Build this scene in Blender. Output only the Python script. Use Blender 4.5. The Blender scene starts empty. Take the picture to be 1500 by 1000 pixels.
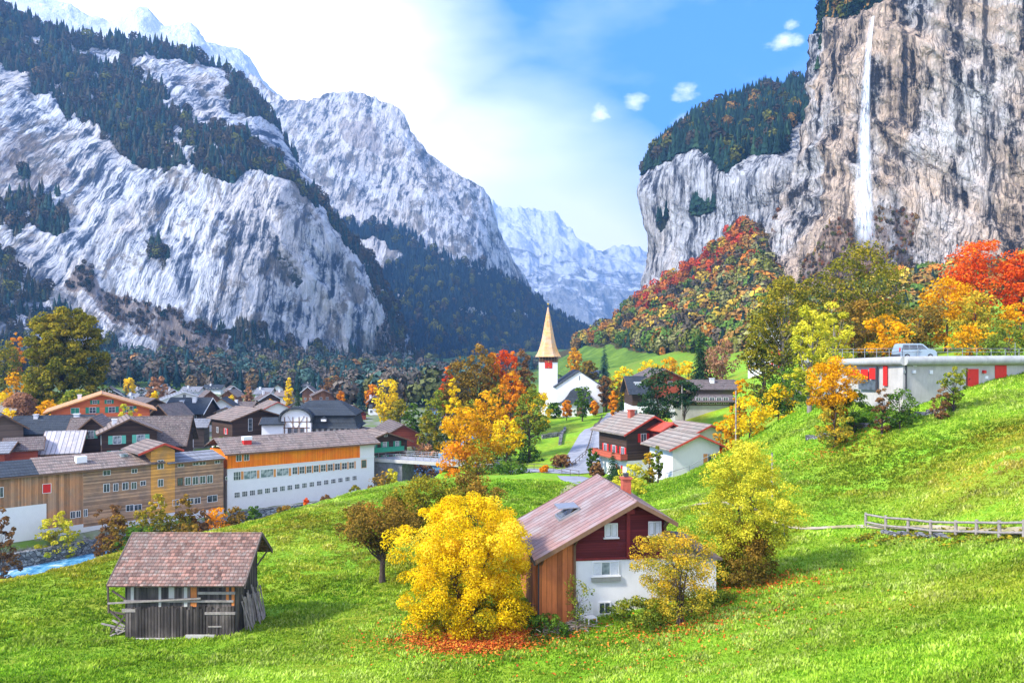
import bpy, math, random
import numpy as np
from mathutils import Vector, Matrix
C = bpy.context
S = C.scene
F = 1100.0                      # focal length in pixels of a 1500 px wide frame
def at(x, y, D):                # a point seen at (x, y) of the 1500x1000 photo, D metres ahead
    return Vector(((x-750.0)/F*D, D, (520.0-y)/F*D))
# ---------------------------------------------------------------- camera, world, sun, exposure
cam_d = bpy.data.cameras.new('camera'); cam = bpy.data.objects.new('camera', cam_d); S.collection.objects.link(cam)
cam_d.sensor_width = 36; cam_d.lens = 36*F/1500; cam_d.shift_y = 20/1500.0
cam_d.clip_start = 0.5; cam_d.clip_end = 30000
cam.location = (0, 0, 0); cam.rotation_euler = (math.radians(90), 0, 0)
S.camera = cam
S.view_settings.view_transform = 'Standard'; S.view_settings.look = 'None'
S.view_settings.gamma = 1; S.view_settings.use_curve_mapping = False
S.view_settings.exposure = 1.36
SUN_AZ, SUN_EL = -117.0, 40.0
sd = bpy.data.lights.new('sun', 'SUN'); sd.energy = 2.9; sd.angle = math.radians(7.0); sd.color = (1, .93, .82)
sun = bpy.data.objects.new('sun', sd); S.collection.objects.link(sun)
_a, _e = math.radians(SUN_AZ), math.radians(SUN_EL)
sdir = Vector((math.sin(_a)*math.cos(_e), math.cos(_a)*math.cos(_e), math.sin(_e)))
sun.rotation_euler = sdir.to_track_quat('Z', 'Y').to_euler()
W = bpy.data.worlds.new('World'); S.world = W; W.use_nodes = True

class NT:                       # tiny node-graph helper
    def __init__(s, tree): s.t = tree; s.t.nodes.clear()
    def n(s, kind, **kw):
        nd = s.t.nodes.new(kind)
        for k, v in kw.items():
            if k.startswith('i_'): nd.inputs[int(k[2:])].default_value = v
            else: setattr(nd, k, v)
        return nd
    def l(s, a, b): s.t.links.new(a, b)
    def inp(s, sock, v):
        if isinstance(v, bpy.types.NodeSocket): s.l(v, sock)
        elif v is not None:
            if isinstance(v, tuple) and len(v) == 3 and sock.type == 'RGBA': v = (*v, 1)
            sock.default_value = v
    def math(s, op, a, b=None, c=None, clamp=False):
        nd = s.n('ShaderNodeMath', operation=op, use_clamp=clamp)
        s.inp(nd.inputs[0], a)
        if b is not None: s.inp(nd.inputs[1], b)
        if c is not None: s.inp(nd.inputs[2], c)
        return nd.outputs[0]
    def vm(s, op, a, b=None):
        nd = s.n('ShaderNodeVectorMath', operation=op); s.inp(nd.inputs[0], a)
        if b is not None: s.inp(nd.inputs[1], b)
        return nd.outputs['Value'] if op in ('DOT_PRODUCT', 'LENGTH', 'DISTANCE') else nd.outputs[0]
    def mix(s, f, a, b, blend='MIX'):
        nd = s.n('ShaderNodeMix', data_type='RGBA', blend_type=blend)
        s.inp(nd.inputs[0], f); s.inp(nd.inputs[6], a); s.inp(nd.inputs[7], b)
        return nd.outputs[2]
    def noise(s, vec, scale, detail=5, rough=.55, dist=0):
        nd = s.n('ShaderNodeTexNoise')
        if vec is not None: s.l(vec, nd.inputs['Vector'])
        nd.inputs['Scale'].default_value = scale; nd.inputs['Detail'].default_value = detail
        nd.inputs['Roughness'].default_value = rough; nd.inputs['Distortion'].default_value = dist
        return nd.outputs['Fac']
    def ramp(s, f, stops, interp='LINEAR'):
        nd = s.n('ShaderNodeValToRGB'); cr = nd.color_ramp; cr.interpolation = interp
        while len(cr.elements) < len(stops): cr.elements.new(.5)
        for e, (p, c) in zip(cr.elements, stops):
            e.position = p; e.color = (*c, 1) if isinstance(c, tuple) else (c, c, c, 1)
        s.inp(nd.inputs[0], f); return nd.outputs[0]
    def mapr(s, f, a, b, c=0., d=1.):
        nd = s.n('ShaderNodeMapRange', clamp=True); s.inp(nd.inputs[0], f)
        for i, v in enumerate((a, b, c, d)): nd.inputs[i+1].default_value = v
        return nd.outputs[0]
    def scl(s, vec, sc, rot=(0, 0, 0)):
        nd = s.n('ShaderNodeMapping'); s.l(vec, nd.inputs[0]); nd.inputs[3].default_value = sc; nd.inputs[2].default_value = rot
        return nd.outputs[0]

g = NT(W.node_tree)
sky = g.n('ShaderNodeTexSky', sky_type='NISHITA', sun_disc=False)
sky.sun_elevation = math.radians(SUN_EL); sky.sun_rotation = math.radians(SUN_AZ % 360)
sky.air_density = 1.3; sky.dust_density = .6; sky.ozone_density = 3.0
tc = g.n('ShaderNodeTexCoord'); dirv = g.vm('NORMALIZE', tc.outputs['Generated'])
def dvec(x, y): v = at(x, y, 1); v.normalize(); return tuple(v)
# thin bright veil of cloud, thickest low in the valley's gap and to the left
d1 = g.vm('DOT_PRODUCT', dirv, dvec(200, 200)); d2 = g.vm('DOT_PRODUCT', dirv, dvec(700, 560))
v1 = g.mapr(d1, .89, .995); v2 = g.mapr(d2, .915, .972)
nz = g.noise(g.scl(dirv, (1.6, 1.6, 4.5)), 2.2, 7, .55)
v_fill = g.math('MULTIPLY', g.mapr(g.vm('DOT_PRODUCT', dirv, (.25, -.95, .2)), -.15, .6), .42)   # added unseen white veil behind the camera, brightens walls facing it
veil = g.math('MAXIMUM', g.math('MAXIMUM', v1, v2), v_fill)
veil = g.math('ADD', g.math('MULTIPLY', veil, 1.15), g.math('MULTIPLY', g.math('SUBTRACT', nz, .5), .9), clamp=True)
# small separate clouds high on the right
puff = None
nz2 = g.noise(g.scl(dirv, (1, 1, 1.8)), 34, 6, .62)
for (x, y, r) in ((1003, 133, .034), (928, 150, .034), (880, 168, .034), (1145, 63, .036), (1160, 35, .024), (1010, 180, .034), (815, 180, .030)):
    dd = g.vm('MULTIPLY', g.vm('SUBTRACT', dirv, dvec(x, y)), (1, 1, 1.7))
    m = g.mapr(g.vm('LENGTH', dd), 0, r, 1, 0)
    m = g.math('MULTIPLY', m, 1.0 if r > .033 else .8)
    puff = m if puff is None else g.math('MAXIMUM', puff, m)
puff = g.mapr(g.math('ADD', puff, g.math('MULTIPLY', g.math('SUBTRACT', nz2, .5), 1.7)), .42, 1.1)
veil = g.math('MAXIMUM', veil, g.math('MULTIPLY', puff, .8))
skyc = g.mix(1.0, sky.outputs[0], (.10, .46, 1.10), 'MULTIPLY')
sz = g.n('ShaderNodeSeparateXYZ'); g.l(dirv, sz.inputs[0])
up = g.mapr(sz.outputs[2], -.02, .02)
glow = g.mapr(g.vm('DOT_PRODUCT', dirv, dvec(430, 120)), .955, 1.0)  # warm sun glow painted into the veil colour; the sun lamp stands elsewhere
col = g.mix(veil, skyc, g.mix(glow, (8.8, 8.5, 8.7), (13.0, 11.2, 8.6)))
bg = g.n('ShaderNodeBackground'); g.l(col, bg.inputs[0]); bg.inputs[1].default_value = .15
wo = g.n('ShaderNodeOutputWorld'); g.l(bg.outputs[0], wo.inputs[0])
# ---------------------------------------------------------------- numpy noise
def _hash(i, j, k):
    h = (i*374761393 + j*668265263 + k*2147483647 + 1013904223) & 0xffffffff
    h = ((h ^ (h >> 13))*1274126177) & 0xffffffff
    h = ((h ^ (h >> 16))*2246822519) & 0xffffffff
    return ((h ^ (h >> 15)) & 0xffff)/65535.0
def vnoise(p):
    ip = np.floor(p).astype(np.int64); f = p-ip; u = f*f*(3-2*f); r = 0
    for a in (0, 1):
        for b in (0, 1):
            for c in (0, 1):
                w = (u[..., 0] if a else 1-u[..., 0])*(u[..., 1] if b else 1-u[..., 1])*(u[..., 2] if c else 1-u[..., 2])
                r = r + w*_hash(ip[..., 0]+a, ip[..., 1]+b, ip[..., 2]+c)
    return r
def fbm(p, o=5, gain=.5, ridged=False):
    t = 0; a = 1; s = 0; q = np.array(p, float)
    for k in range(o):
        v = vnoise(q+17.3*k)
        if ridged: v = 1-np.abs(2*v-1)
        t = t+a*v; s += a; a *= gain; q = q*2.03
    return t/s
# ---------------------------------------------------------------- meshes
def link(o, parent=None):
    S.collection.objects.link(o)
    if parent is not None: o.parent = parent
    return o
def np_mesh(name, V, Fc, mat=None, attrs=None, smooth=False, parent=None):
    """V (n,3); Fc (m,k) with one face size"""
    me = bpy.data.meshes.new(name); V = np.asarray(V, np.float32); Fc = np.asarray(Fc, np.int32)
    m, k = Fc.shape
    me.vertices.add(len(V)); me.vertices.foreach_set('co', V.ravel())
    me.loops.add(m*k); me.loops.foreach_set('vertex_index', Fc.ravel())
    me.polygons.add(m); me.polygons.foreach_set('loop_start', np.arange(0, m*k, k, dtype=np.int32))
    me.polygons.foreach_set('loop_total', np.full(m, k, np.int32))
    if smooth: me.polygons.foreach_set('use_smooth', np.ones(m, bool))
    me.update(calc_edges=True)
    for an, (dom, arr) in (attrs or {}).items():
        arr = np.asarray(arr, np.float32)
        if arr.ndim == 1:
            a = me.attributes.new(an, 'FLOAT', dom); a.data.foreach_set('value', arr)
        else:
            a = me.attributes.new(an, 'FLOAT_COLOR', dom)
            if arr.shape[1] == 3: arr = np.hstack([arr, np.ones((len(arr), 1), np.float32)])
            a.data.foreach_set('color', arr.ravel())
    if mat: me.materials.append(mat)
    o = bpy.data.objects.new(name, me); return link(o, parent)
class MB:
    def __init__(s): s.v = []; s.f = []; s.sm = []
    def add(s, vs, fs, sm=False):
        b = len(s.v); s.v += [tuple(v) for v in vs]; s.f += [tuple(b+i for i in q) for q in fs]; s.sm += [sm]*len(fs); return s
    def box(s, x0, x1, y0, y1, z0, z1, M=None):
        vs = [Vector((x, y, z)) for x in (x0, x1) for y in (y0, y1) for z in (z0, z1)]
        if M is not None: vs = [M @ v for v in vs]
        return s.add(vs, [(0, 1, 3, 2), (4, 6, 7, 5), (0, 4, 5, 1), (2, 3, 7, 6), (0, 2, 6, 4), (1, 5, 7, 3)])
    def prism(s, pts, y0, y1, axis='y'):       # pts in (x,z), extruded in y
        n = len(pts)
        if axis == 'y': vs = [(x, y0, z) for x, z in pts]+[(x, y1, z) for x, z in pts]
        elif axis == 'x': vs = [(y0, x, z) for x, z in pts]+[(y1, x, z) for x, z in pts]
        else: vs = [(x, z, y0) for x, z in pts]+[(x, z, y1) for x, z in pts]
        return s.add(vs, [tuple(range(n)), tuple(range(2*n-1, n-1, -1))]+[(i, i+n, (i+1) % n+n, (i+1) % n) for i in range(n)])
    def tube(s, p0, p1, r0, r1=None, n=8, cap=True):
        r1 = r0 if r1 is None else r1; p0 = Vector(p0); p1 = Vector(p1); d = (p1-p0)
        if d.length < 1e-6: return s
        q = d.to_track_quat('Z', 'Y'); vs = []
        for p, r in ((p0, r0), (p1, r1)):
            for i in range(n):
                a = 2*math.pi*i/n; vs.append(p+q @ Vector((r*math.cos(a), r*math.sin(a), 0)))
        s.add(vs, [(i, (i+1) % n, (i+1) % n+n, i+n) for i in range(n)], True)
        if cap: s.add(vs[:n], [tuple(range(n-1, -1, -1))]); s.add(vs[n:], [tuple(range(n))])
        return s
    def beam(s, p0, p1, w, h=None):            # square bar
        h = w if h is None else h; p0 = Vector(p0); p1 = Vector(p1); d = p1-p0; L = d.length; d.normalize()
        up = Vector((0, 0, 1)); sx = d.cross(up)
        if sx.length < 1e-3: sx = Vector((1, 0, 0))
        sx.normalize(); up = sx.cross(d)
        vs = [p+sx*a*w/2+up*b*h/2 for p in (p0, p1) for a, b in ((-1, -1), (1, -1), (1, 1), (-1, 1))]
        return s.add(vs, [(3, 2, 1, 0), (4, 5, 6, 7), (0, 1, 5, 4), (1, 2, 6, 5), (2, 3, 7, 6), (3, 0, 4, 7)])
    def slab(s, a, b, c, d, t):                # quad a,b,c,d thickened by t along its normal (upwards)
        a, b, c, d = map(Vector, (a, b, c, d)); n = (b-a).cross(d-a).normalized()
        if n.z < 0: n = -n
        vs = [a, b, c, d]+[p+n*t for p in (a, b, c, d)]
        return s.add(vs, [(3, 2, 1, 0), (4, 5, 6, 7), (0, 1, 5, 4), (1, 2, 6, 5), (2, 3, 7, 6), (3, 0, 4, 7)])
    def lathe(s, prof, n=16, M=None, sm=True, closed=True):
        vs = []; m = len(prof)
        for r, z in prof:
            for i in range(n):
                a = 2*math.pi*(i+.5)/n; v = Vector((r*math.cos(a), r*math.sin(a), z)); vs.append(M @ v if M is not None else v)
        fs = [(j*n+i, j*n+(i+1) % n, (j+1)*n+(i+1) % n, (j+1)*n+i) for j in range(m-1) for i in range(n)]
        s.add(vs, fs, sm)
        if closed: s.add(vs[:n], [tuple(range(n-1, -1, -1))]); s.add(vs[-n:], [tuple(range(n))])
        return s
    def build(s, name, mat, parent=None, bevel=0):
        me = bpy.data.meshes.new(name); me.from_pydata([tuple(v) for v in s.v], [], s.f); me.update()
        me.polygons.foreach_set('use_smooth', s.sm)
        if mat: me.materials.append(mat)
        o = bpy.data.objects.new(name, me); link(o, parent)
        if bevel:
            b = o.modifiers.new('bevel', 'BEVEL'); b.width = bevel; b.segments = 2; b.limit_method = 'ANGLE'
        return o
def tag(o, label=None, cat=None, group=None, kind=None):
    if label: o['label'] = label
    if cat: o['category'] = cat
    if group: o['group'] = group
    if kind: o['kind'] = kind
    return o
def empty(name, loc, rz=0, label=None, cat=None, group=None):
    o = bpy.data.objects.new(name, None); link(o); o.location = loc; o.rotation_euler = (0, 0, rz); o.empty_display_size = .3
    return tag(o, label, cat, group)
def copy_tree(o, parent=None):
    c = o.copy(); S.collection.objects.link(c); c.parent = parent
    for ch in [x for x in list(o.children)]: copy_tree(ch, c)
    return c
def reparent_copy(o, parent):
    c = o.copy(); S.collection.objects.link(c); c.parent = parent; return c
# ---------------------------------------------------------------- materials
M = {}
def newmat(name):
    m = bpy.data.materials.new(name); m.use_nodes = True; M[name] = m; return m, NT(m.node_tree)
def finish(g, col, rough=.8, bump=None, bstr=.5, bdist=.05, spec=.3, metal=0, emit=None, normal=None):
    p = g.n('ShaderNodeBsdfPrincipled'); g.inp(p.inputs['Base Color'], col); g.inp(p.inputs['Roughness'], rough)
    p.inputs['Specular IOR Level'].default_value = spec; p.inputs['Metallic'].default_value = metal
    if bump is not None:
        b = g.n('ShaderNodeBump'); b.inputs['Strength'].default_value = bstr; b.inputs['Distance'].default_value = bdist
        g.l(bump, b.inputs['Height']); g.l(b.outputs[0], p.inputs['Normal'])
    o = g.n('ShaderNodeOutputMaterial'); g.l(p.outputs[0], o.inputs[0]); return p
def sc(c, k): return tuple(min(1, x*k) for x in c)
def plain(name, c, rough=.8, var=.25, scale=1.5, metal=0, bdist=.01, spec=.3):
    m, g = newmat(name); t = g.n('ShaderNodeTexCoord').outputs['Object']
    n1 = g.noise(t, scale, 6, .6); n2 = g.noise(g.scl(t, (1, 1, .25)), scale*5, 4, .6)
    f = g.math('ADD', g.math('MULTIPLY', n1, .6), g.math('MULTIPLY', n2, .4))
    col = g.ramp(f, [(.3, sc(c, 1-var)), (.7, sc(c, 1+var))]); finish(g, col, rough, n2, .4, bdist, spec, metal); return m
def stripes(g, coord, period, width=.06):      # 0 in the groove, 1 on the board; plus a random value per board
    q = g.math('DIVIDE', coord, period); fl = g.math('FLOOR', q); fr = g.math('FRACT', q)
    e = g.math('MINIMUM', fr, g.math('SUBTRACT', 1., fr)); gr = g.mapr(e, 0, width)
    w = g.n('ShaderNodeTexWhiteNoise', noise_dimensions='1D'); g.l(fl, w.inputs['W']); return gr, w.outputs['Value'], fr
def planks(name, c, period=.18, horiz=False, var=.45, c2=None, rough=.85, grey=.0):
    m, g = newmat(name); t = g.n('ShaderNodeTexCoord').outputs['Object']
    sx = g.n('ShaderNodeSeparateXYZ'); g.l(t, sx.inputs[0])
    co = sx.outputs[2] if horiz else g.math('ADD', sx.outputs[0], sx.outputs[1])
    gr, rnd, fr = stripes(g, co, period)
    n = g.noise(g.scl(t, (.6, .6, 9) if horiz else (6, 6, .5)), 2, 7, .65)
    big = g.noise(t, .45, 4, .6)
    f = g.math('ADD', g.math('MULTIPLY', rnd, .45), g.math('MULTIPLY', n, .55))
    col = g.ramp(f, [(.2, sc(c, 1-var)), (.8, sc(c, 1+var))])
    if c2: col = g.mix(g.mapr(big, .42, .62), col, g.ramp(f, [(.2, sc(c2, 1-var)), (.8, sc(c2, 1+var))]))
    col = g.mix(gr, sc(c, .25), col)
    finish(g, col, rough, g.math('ADD', gr, g.math('MULTIPLY', n, .4)), .6, .02); return m
def tiles(name, c, row=.28, colw=.25, var=.4, c2=None, lich=.0, relief=.03, rough=.8):
    m, g = newmat(name); t = g.n('ShaderNodeTexCoord').outputs['Object']
    sx = g.n('ShaderNodeSeparateXYZ'); g.l(t, sx.inputs[0])
    gr, rr, fr = stripes(g, sx.outputs[2], row, .1)
    off = g.math('ADD', sx.outputs[1], g.math('MULTIPLY', rr, colw))
    gc, rc, fc = stripes(g, off, colw, .12)
    w = g.n('ShaderNodeTexWhiteNoise', noise_dimensions='2D'); cv = g.n('ShaderNodeCombineXYZ')
    g.l(g.math('FLOOR', g.math('DIVIDE', sx.outputs[2], row)), cv.inputs[0]); g.l(g.math('FLOOR', g.math('DIVIDE', off, colw)), cv.inputs[1]); g.l(cv.outputs[0], w.inputs['Vector'])
    big = g.noise(t, .5, 6, .65)
    f = g.math('ADD', g.math('MULTIPLY', w.outputs['Value'], .6), g.math('MULTIPLY', big, .4))
    col = g.ramp(f, [(.1, sc(c, 1-var)), (.9, sc(c, 1+var))])
    if c2: col = g.mix(g.mapr(big, .4, .65), col, c2)
    if lich: col = g.mix(g.math('MULTIPLY', g.mapr(g.noise(t, 3.5, 6, .7), .5, .66), lich), col, (.33, .33, .27))
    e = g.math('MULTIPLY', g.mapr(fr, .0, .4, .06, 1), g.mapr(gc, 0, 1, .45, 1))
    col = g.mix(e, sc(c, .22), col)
    hgt = g.math('ADD', g.math('MULTIPLY', fr, -1.0), g.math('MULTIPLY', gc, .4))
    finish(g, col, rough, hgt, .8, relief); return m
def seam(name, c, period=.6, c2=None, axis=1):
    m, g = newmat(name); t = g.n('ShaderNodeTexCoord').outputs['Object']
    sx = g.n('ShaderNodeSeparateXYZ'); g.l(t, sx.inputs[0]); gr, rnd, fr = stripes(g, sx.outputs[axis], period, .11)
    big = g.noise(t, .7, 6, .65); n = g.noise(g.scl(t, (3, 3, .6)), 2.2, 6, .7)
    f = g.math('ADD', g.math('MULTIPLY', rnd, .3), g.math('MULTIPLY', n, .7))
    col = g.ramp(f, [(.25, sc(c, .62)), (.75, sc(c, 1.35))])
    if c2: col = g.mix(g.mapr(big, .45, .68), col, c2)
    col = g.mix(gr, sc(c, .25), col); finish(g, col, .55, g.math('SUBTRACT', 1., gr), .8, .05, .4); return m
# buildings
plain('plaster_white', (.70, .70, .69), .9, .05, 1.2)
plain('plaster_grey', (.43, .41, .37), .9, .2, .8)
plain('concrete', (.36, .36, .34), .9, .28, .9, bdist=.02)
plain('stone', (.17, .17, .17), .9, .6, 1.6, bdist=.08)
plain('trim_brown', (.16, .09, .05), .8, .3); plain('trim_orange', (.62, .27, .08), .8, .3, 1)
plain('trim_red', (.5, .07, .04), .7, .25); plain('trim_white', (.75, .75, .74), .7, .08)
plain('paint_red', (.60, .02, .015), .5, .15); plain('paint_green', (.03, .26, .16), .6, .2); plain('paint_teal', (.12, .45, .32), .6, .2)
plain('paint_dkred', (.17, .018, .018), .6, .3); plain('brick', (.42, .10, .06), .9, .3, 4)
plain('frame_white', (.72, .72, .70), .5, .06); plain('frame_brown', (.14, .07, .04), .6, .2)
plain('metal_grey', (.30, .31, .32), .45, .15, 2, metal=.5); plain('metal_dark', (.05, .05, .055), .5, .2); plain('gold', (.75, .48, .08), .3, .1, metal=1)
plain('gravel', (.38, .36, .33), .95, .35, 5, bdist=.03); plain('bark', (.07, .05, .038), .95, .45, 3, bdist=.04); plain('bark_grey', (.22, .19, .16), .95, .4, 3, bdist=.04)
plain('wood_grey', (.28, .245, .215), .9, .45, 3); plain('wood_old', (.11, .085, .07), .9, .5, 3); plain('wood_orange', (.50, .17, .045), .8, .3, 3)
plain('car_paint', (.26, .33, .38), .25, .04, 1, spec=.6); plain('rubber', (.02, .02, .02), .8, .2); plain('curtain', (.62, .64, .66), .9, .15, 8)
planks('plank_brown', (.20, .085, .04), .22); planks('plank_dark', (.060, .034, .022), .2, True); planks('plank_red', (.40, .085, .045), .2, True, .3)
planks('plank_darkred', (.115, .016, .018), .14, True, .4); planks('plank_orange', (.95, .19, .006), .15, False, .25, (.95, .26, .012))
planks('plank_weather', (.42, .25, .14), .24, True, .5, (.27, .18, .12)); planks('plank_ochre', (.80, .36, .07), .24, True, .35, (.50, .27, .10))
planks('plank_vert', (.46, .22, .10), .2, False, .5, (.33, .21, .13)); planks('plank_barn', (.055, .045, .04), .17, False, .75, (.12, .10, .085))
planks('plank_greybrown', (.14, .10, .075), .22, True, .35); planks('shingle_wall', (.16, .155, .15), .14, True, .3); planks('plank_salmon', (.72, .17, .06), .25, True, .2)
planks('plank_house', (.50, .155, .045), .3, False, .5, (.34, .105, .035))
tiles('tile_red', (.25, .13, .09), .15, .24, .8, (.17, .12, .095), .5, .07); tiles('tile_brown', (.20, .155, .125), .3, .3, .55, (.26, .18, .14), .5)
tiles('tile_dark', (.12, .092, .08), .3, .3, .5, (.16, .115, .10), .5); tiles('slate', (.028, .036, .045), .28, .35, .4, (.04, .05, .06), .1, .015)
tiles('tile_pink', (.29, .25, .20), .35, .35, .35, (.29, .21, .16), .4); tiles('shingle_gold', (.88, .44, .15), .3, .25, .3, (.60, .44, .32), .1, .03)
tiles('tile_grey', (.20, .21, .23), .3, .3, .35, (.25, .25, .26), .3); seam('roof_metal', (.27, .155, .13), .62, (.31, .26, .235)); seam('roof_orange', (.62, .30, .12), .8, (.58, .36, .2))
seam('roof_lightmetal', (.42, .40, .40), .7, (.5, .44, .42))
m, g = newmat('glass'); t = g.n('ShaderNodeTexCoord').outputs['Object']
finish(g, g.ramp(g.noise(t, .9, 2, .5), [(.4, (.03, .04, .05)), (.6, (.10, .12, .14))]), .08, None, spec=.8)
m, g = newmat('glass_bright'); t = g.n('ShaderNodeTexCoord').outputs['Object']
finish(g, g.ramp(g.noise(t, 1.3, 2, .5), [(.42, (.12, .16, .18)), (.58, (.38, .42, .44))]), .1, None, spec=.8)
# leaves: palette by the leaf's own random value
def leafmat(name, stops, trans=.3, rough=.6):
    m, g = newmat(name); a = g.n('ShaderNodeAttribute', attribute_name='rnd')
    oi = g.n('ShaderNodeObjectInfo')
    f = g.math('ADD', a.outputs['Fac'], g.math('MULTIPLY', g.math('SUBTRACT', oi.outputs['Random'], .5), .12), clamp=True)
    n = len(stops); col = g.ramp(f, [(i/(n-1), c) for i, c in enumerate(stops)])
    d = g.n('ShaderNodeBsdfDiffuse'); g.l(col, d.inputs[0]); tr = g.n('ShaderNodeBsdfTranslucent'); g.l(col, tr.inputs[0])
    mx = g.n('ShaderNodeMixShader'); mx.inputs[0].default_value = trans; g.l(d.outputs[0], mx.inputs[1]); g.l(tr.outputs[0], mx.inputs[2])
    o = g.n('ShaderNodeOutputMaterial'); g.l(mx.outputs[0], o.inputs[0]); return m
leafmat('leaf_yellow', [(.16, .20, .015), (.72, .48, .008), (.94, .66, .012), (.98, .80, .07)], .35)
leafmat('leaf_yellowgreen', [(.16, .22, .02), (.42, .44, .03), (.70, .62, .04), (.85, .74, .08)], .35)
leafmat('leaf_olive', [(.04, .06, .01), (.12, .14, .014), (.28, .24, .02), (.48, .34, .025)])
leafmat('leaf_olivebrown', [(.05, .05, .012), (.16, .12, .02), (.32, .19, .03), (.48, .26, .03)])
leafmat('leaf_gold', [(.22, .12, .008), (.55, .27, .006), (.85, .42, .008), (.92, .54, .02)], .35)
leafmat('leaf_orange', [(.24, .10, .01), (.60, .20, .01), (.84, .32, .012), (.88, .48, .02)], .35)
leafmat('leaf_red', [(.22, .05, .01), (.60, .06, .01), (.82, .13, .015), (.82, .30, .02)], .3)
leafmat('leaf_green', [(.02, .05, .012), (.05, .11, .015), (.10, .19, .02), (.19, .28, .03)])
leafmat('leaf_midgreen', [(.05, .08, .015), (.11, .17, .02), (.24, .28, .03), (.48, .40, .03)])
leafmat('leaf_brown', [(.06, .035, .015), (.16, .08, .03), (.28, .14, .05), (.36, .2, .06)])
leafmat('leaf_pine', [(.008, .022, .014), (.018, .045, .02), (.035, .075, .025), (.07, .10, .03)], .1)
leafmat('leaf_bluepine', [(.01, .03, .035), (.02, .05, .055), (.03, .08, .07), (.06, .11, .08)], .1)
leafmat('leaf_mix', [(.07, .11, .02), (.26, .26, .03), (.60, .42, .03), (.80, .42, .03)], .3)
leafmat('leaf_pinkbrown', [(.16, .08, .05), (.30, .15, .08), (.42, .22, .12), (.55, .25, .08)])
leafmat('leaf_fallen', [(.30, .05, .02), (.55, .10, .02), (.65, .20, .03), (.55, .36, .05)], .1)
# far woods: colour stored on each tree
m, g = newmat('wood_mix'); a = g.n('ShaderNodeAttribute', attribute_name='tint')
d = g.n('ShaderNodeBsdfDiffuse'); g.l(a.outputs['Color'], d.inputs[0]); o = g.n('ShaderNodeOutputMaterial'); g.l(d.outputs[0], o.inputs[0])
# ---------------------------------------------------------------- the ground's height
GC = [  # (photo x, photo y, metres ahead)
 (-300,1000,36),(0,1000,34),(-50,920,44),(270,940,45),(100,905,48),(0,852,58),(-200,870,58),(450,1000,36),(400,900,48),(553,858,56),(400,800,68),
 (330,772,78),(180,804,66),(440,742,90),(550,713,100),(650,699,110),(640,760,80),(700,722,95),(770,712,100),(840,703,106),(750,1000,36),(720,935,41),(840,918,43),(650,890,47),
 (1000,892,42.5),(1060,868,44),(1150,850,45),(1100,1000,31),(1300,1000,26),(1500,1000,22),(1500,880,30),(1700,900,26),(1300,880,38),(1150,790,55),(1265,792,54),(1500,782,42),
 (1400,785,48),(1150,745,62),(1400,705,58),(1300,712,65),(1200,722,66),(1500,650,56),(1700,620,60),(1500,574,78),(1440,590,77),(1380,604,77),(1300,622,78),(1200,645,83),
 (1130,657,89),(1060,686,88),(960,722,90),(1000,745,70),(940,762,72),(1290,580,86),(1200,603,90),(1125,626,97),(1085,652,97),(1700,540,90),(1500,520,95),(1350,525,105),
 (1000,700,106),(950,700,112),(1000,668,125),(900,660,135),(1100,590,140),(1000,610,145),(930,615,155),(860,672,128),(820,690,120),(880,640,150),(810,638,178),(850,607,225),(890,612,205),(800,612,215),
 (700,640,165),(650,650,170),(900,575,260),(850,560,330),(900,545,380),(960,520,430),(1050,520,330),(1100,540,220),(1300,490,150),(1400,450,260),(1200,520,170),(1600,440,200),
]
GW = [  # plain world points
 (-110,60,-17),(-90,40,-16),(-60,150,-21),(-100,140,-20),(-150,150,-18),(-60,220,-21),(-140,210,-15),(-200,260,-12),(-120,300,-21.5),(-40,300,-22),(-40,400,-23.5),(-150,450,-23.5),(0,450,-23),
 (-260,500,-17),(-60,700,-26),(40,600,-20),(-300,900,0),(0,1200,-20),(600,600,60),(400,300,70),(250,150,30),(120,60,8),(60,10,-6),(0,5,-9),(-40,10,-13),(0,-60,-8),(-200,0,-18),(200,-60,10),(0,3000,0),(-2000,2000,100),(2000,2000,200),(0,9500,200),(5000,5000,300),(-5000,5000,300),(-600,-100,0),(700,0,120),
]
for _x, _D, _z in ((-200, 54, -17.2), (-80, 55, -17.3), (0, 58, -17.4), (90, 62, -17.2), (180, 66, -17), (250, 72, -17.3), (330, 78, -17.7), (385, 84, -17.9), (440, 90, -18.1), (500, 96, -17.8), (550, 100, -17.5)):
    for _k, _dz in ((1.13, 2.6), (1.27, 6.3)): GW.append(((_x-750)/F*_D*_k, _D*_k, _z*_k**.98-_dz*(.55 if _k < 1.2 else .45)))
_P = np.array([tuple(at(*c)) for c in GC]+GW, float)
_A = np.sqrt(((_P[:, None, :2]-_P[None, :, :2])**2).sum(-1)+9.0**2)
_n = len(_P); _K = np.zeros((_n+1, _n+1)); _K[:_n, :_n] = -_A+np.eye(_n)*.8; _K[:_n, _n] = 1; _K[_n, :_n] = 1
_w = np.linalg.solve(_K, np.append(_P[:, 2], 0))
RIVER = np.array([(-103, 75, -29.4), (-66.5, 96, -28.6), (-45.2, 118.5, -27.4), (-22.7, 135.5, -26.6), (-19, 150, -25), (-17, 172, -22.8), (-8, 196, -22), (-14, 230, -22), (-30, 300, -22)], float)
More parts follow.
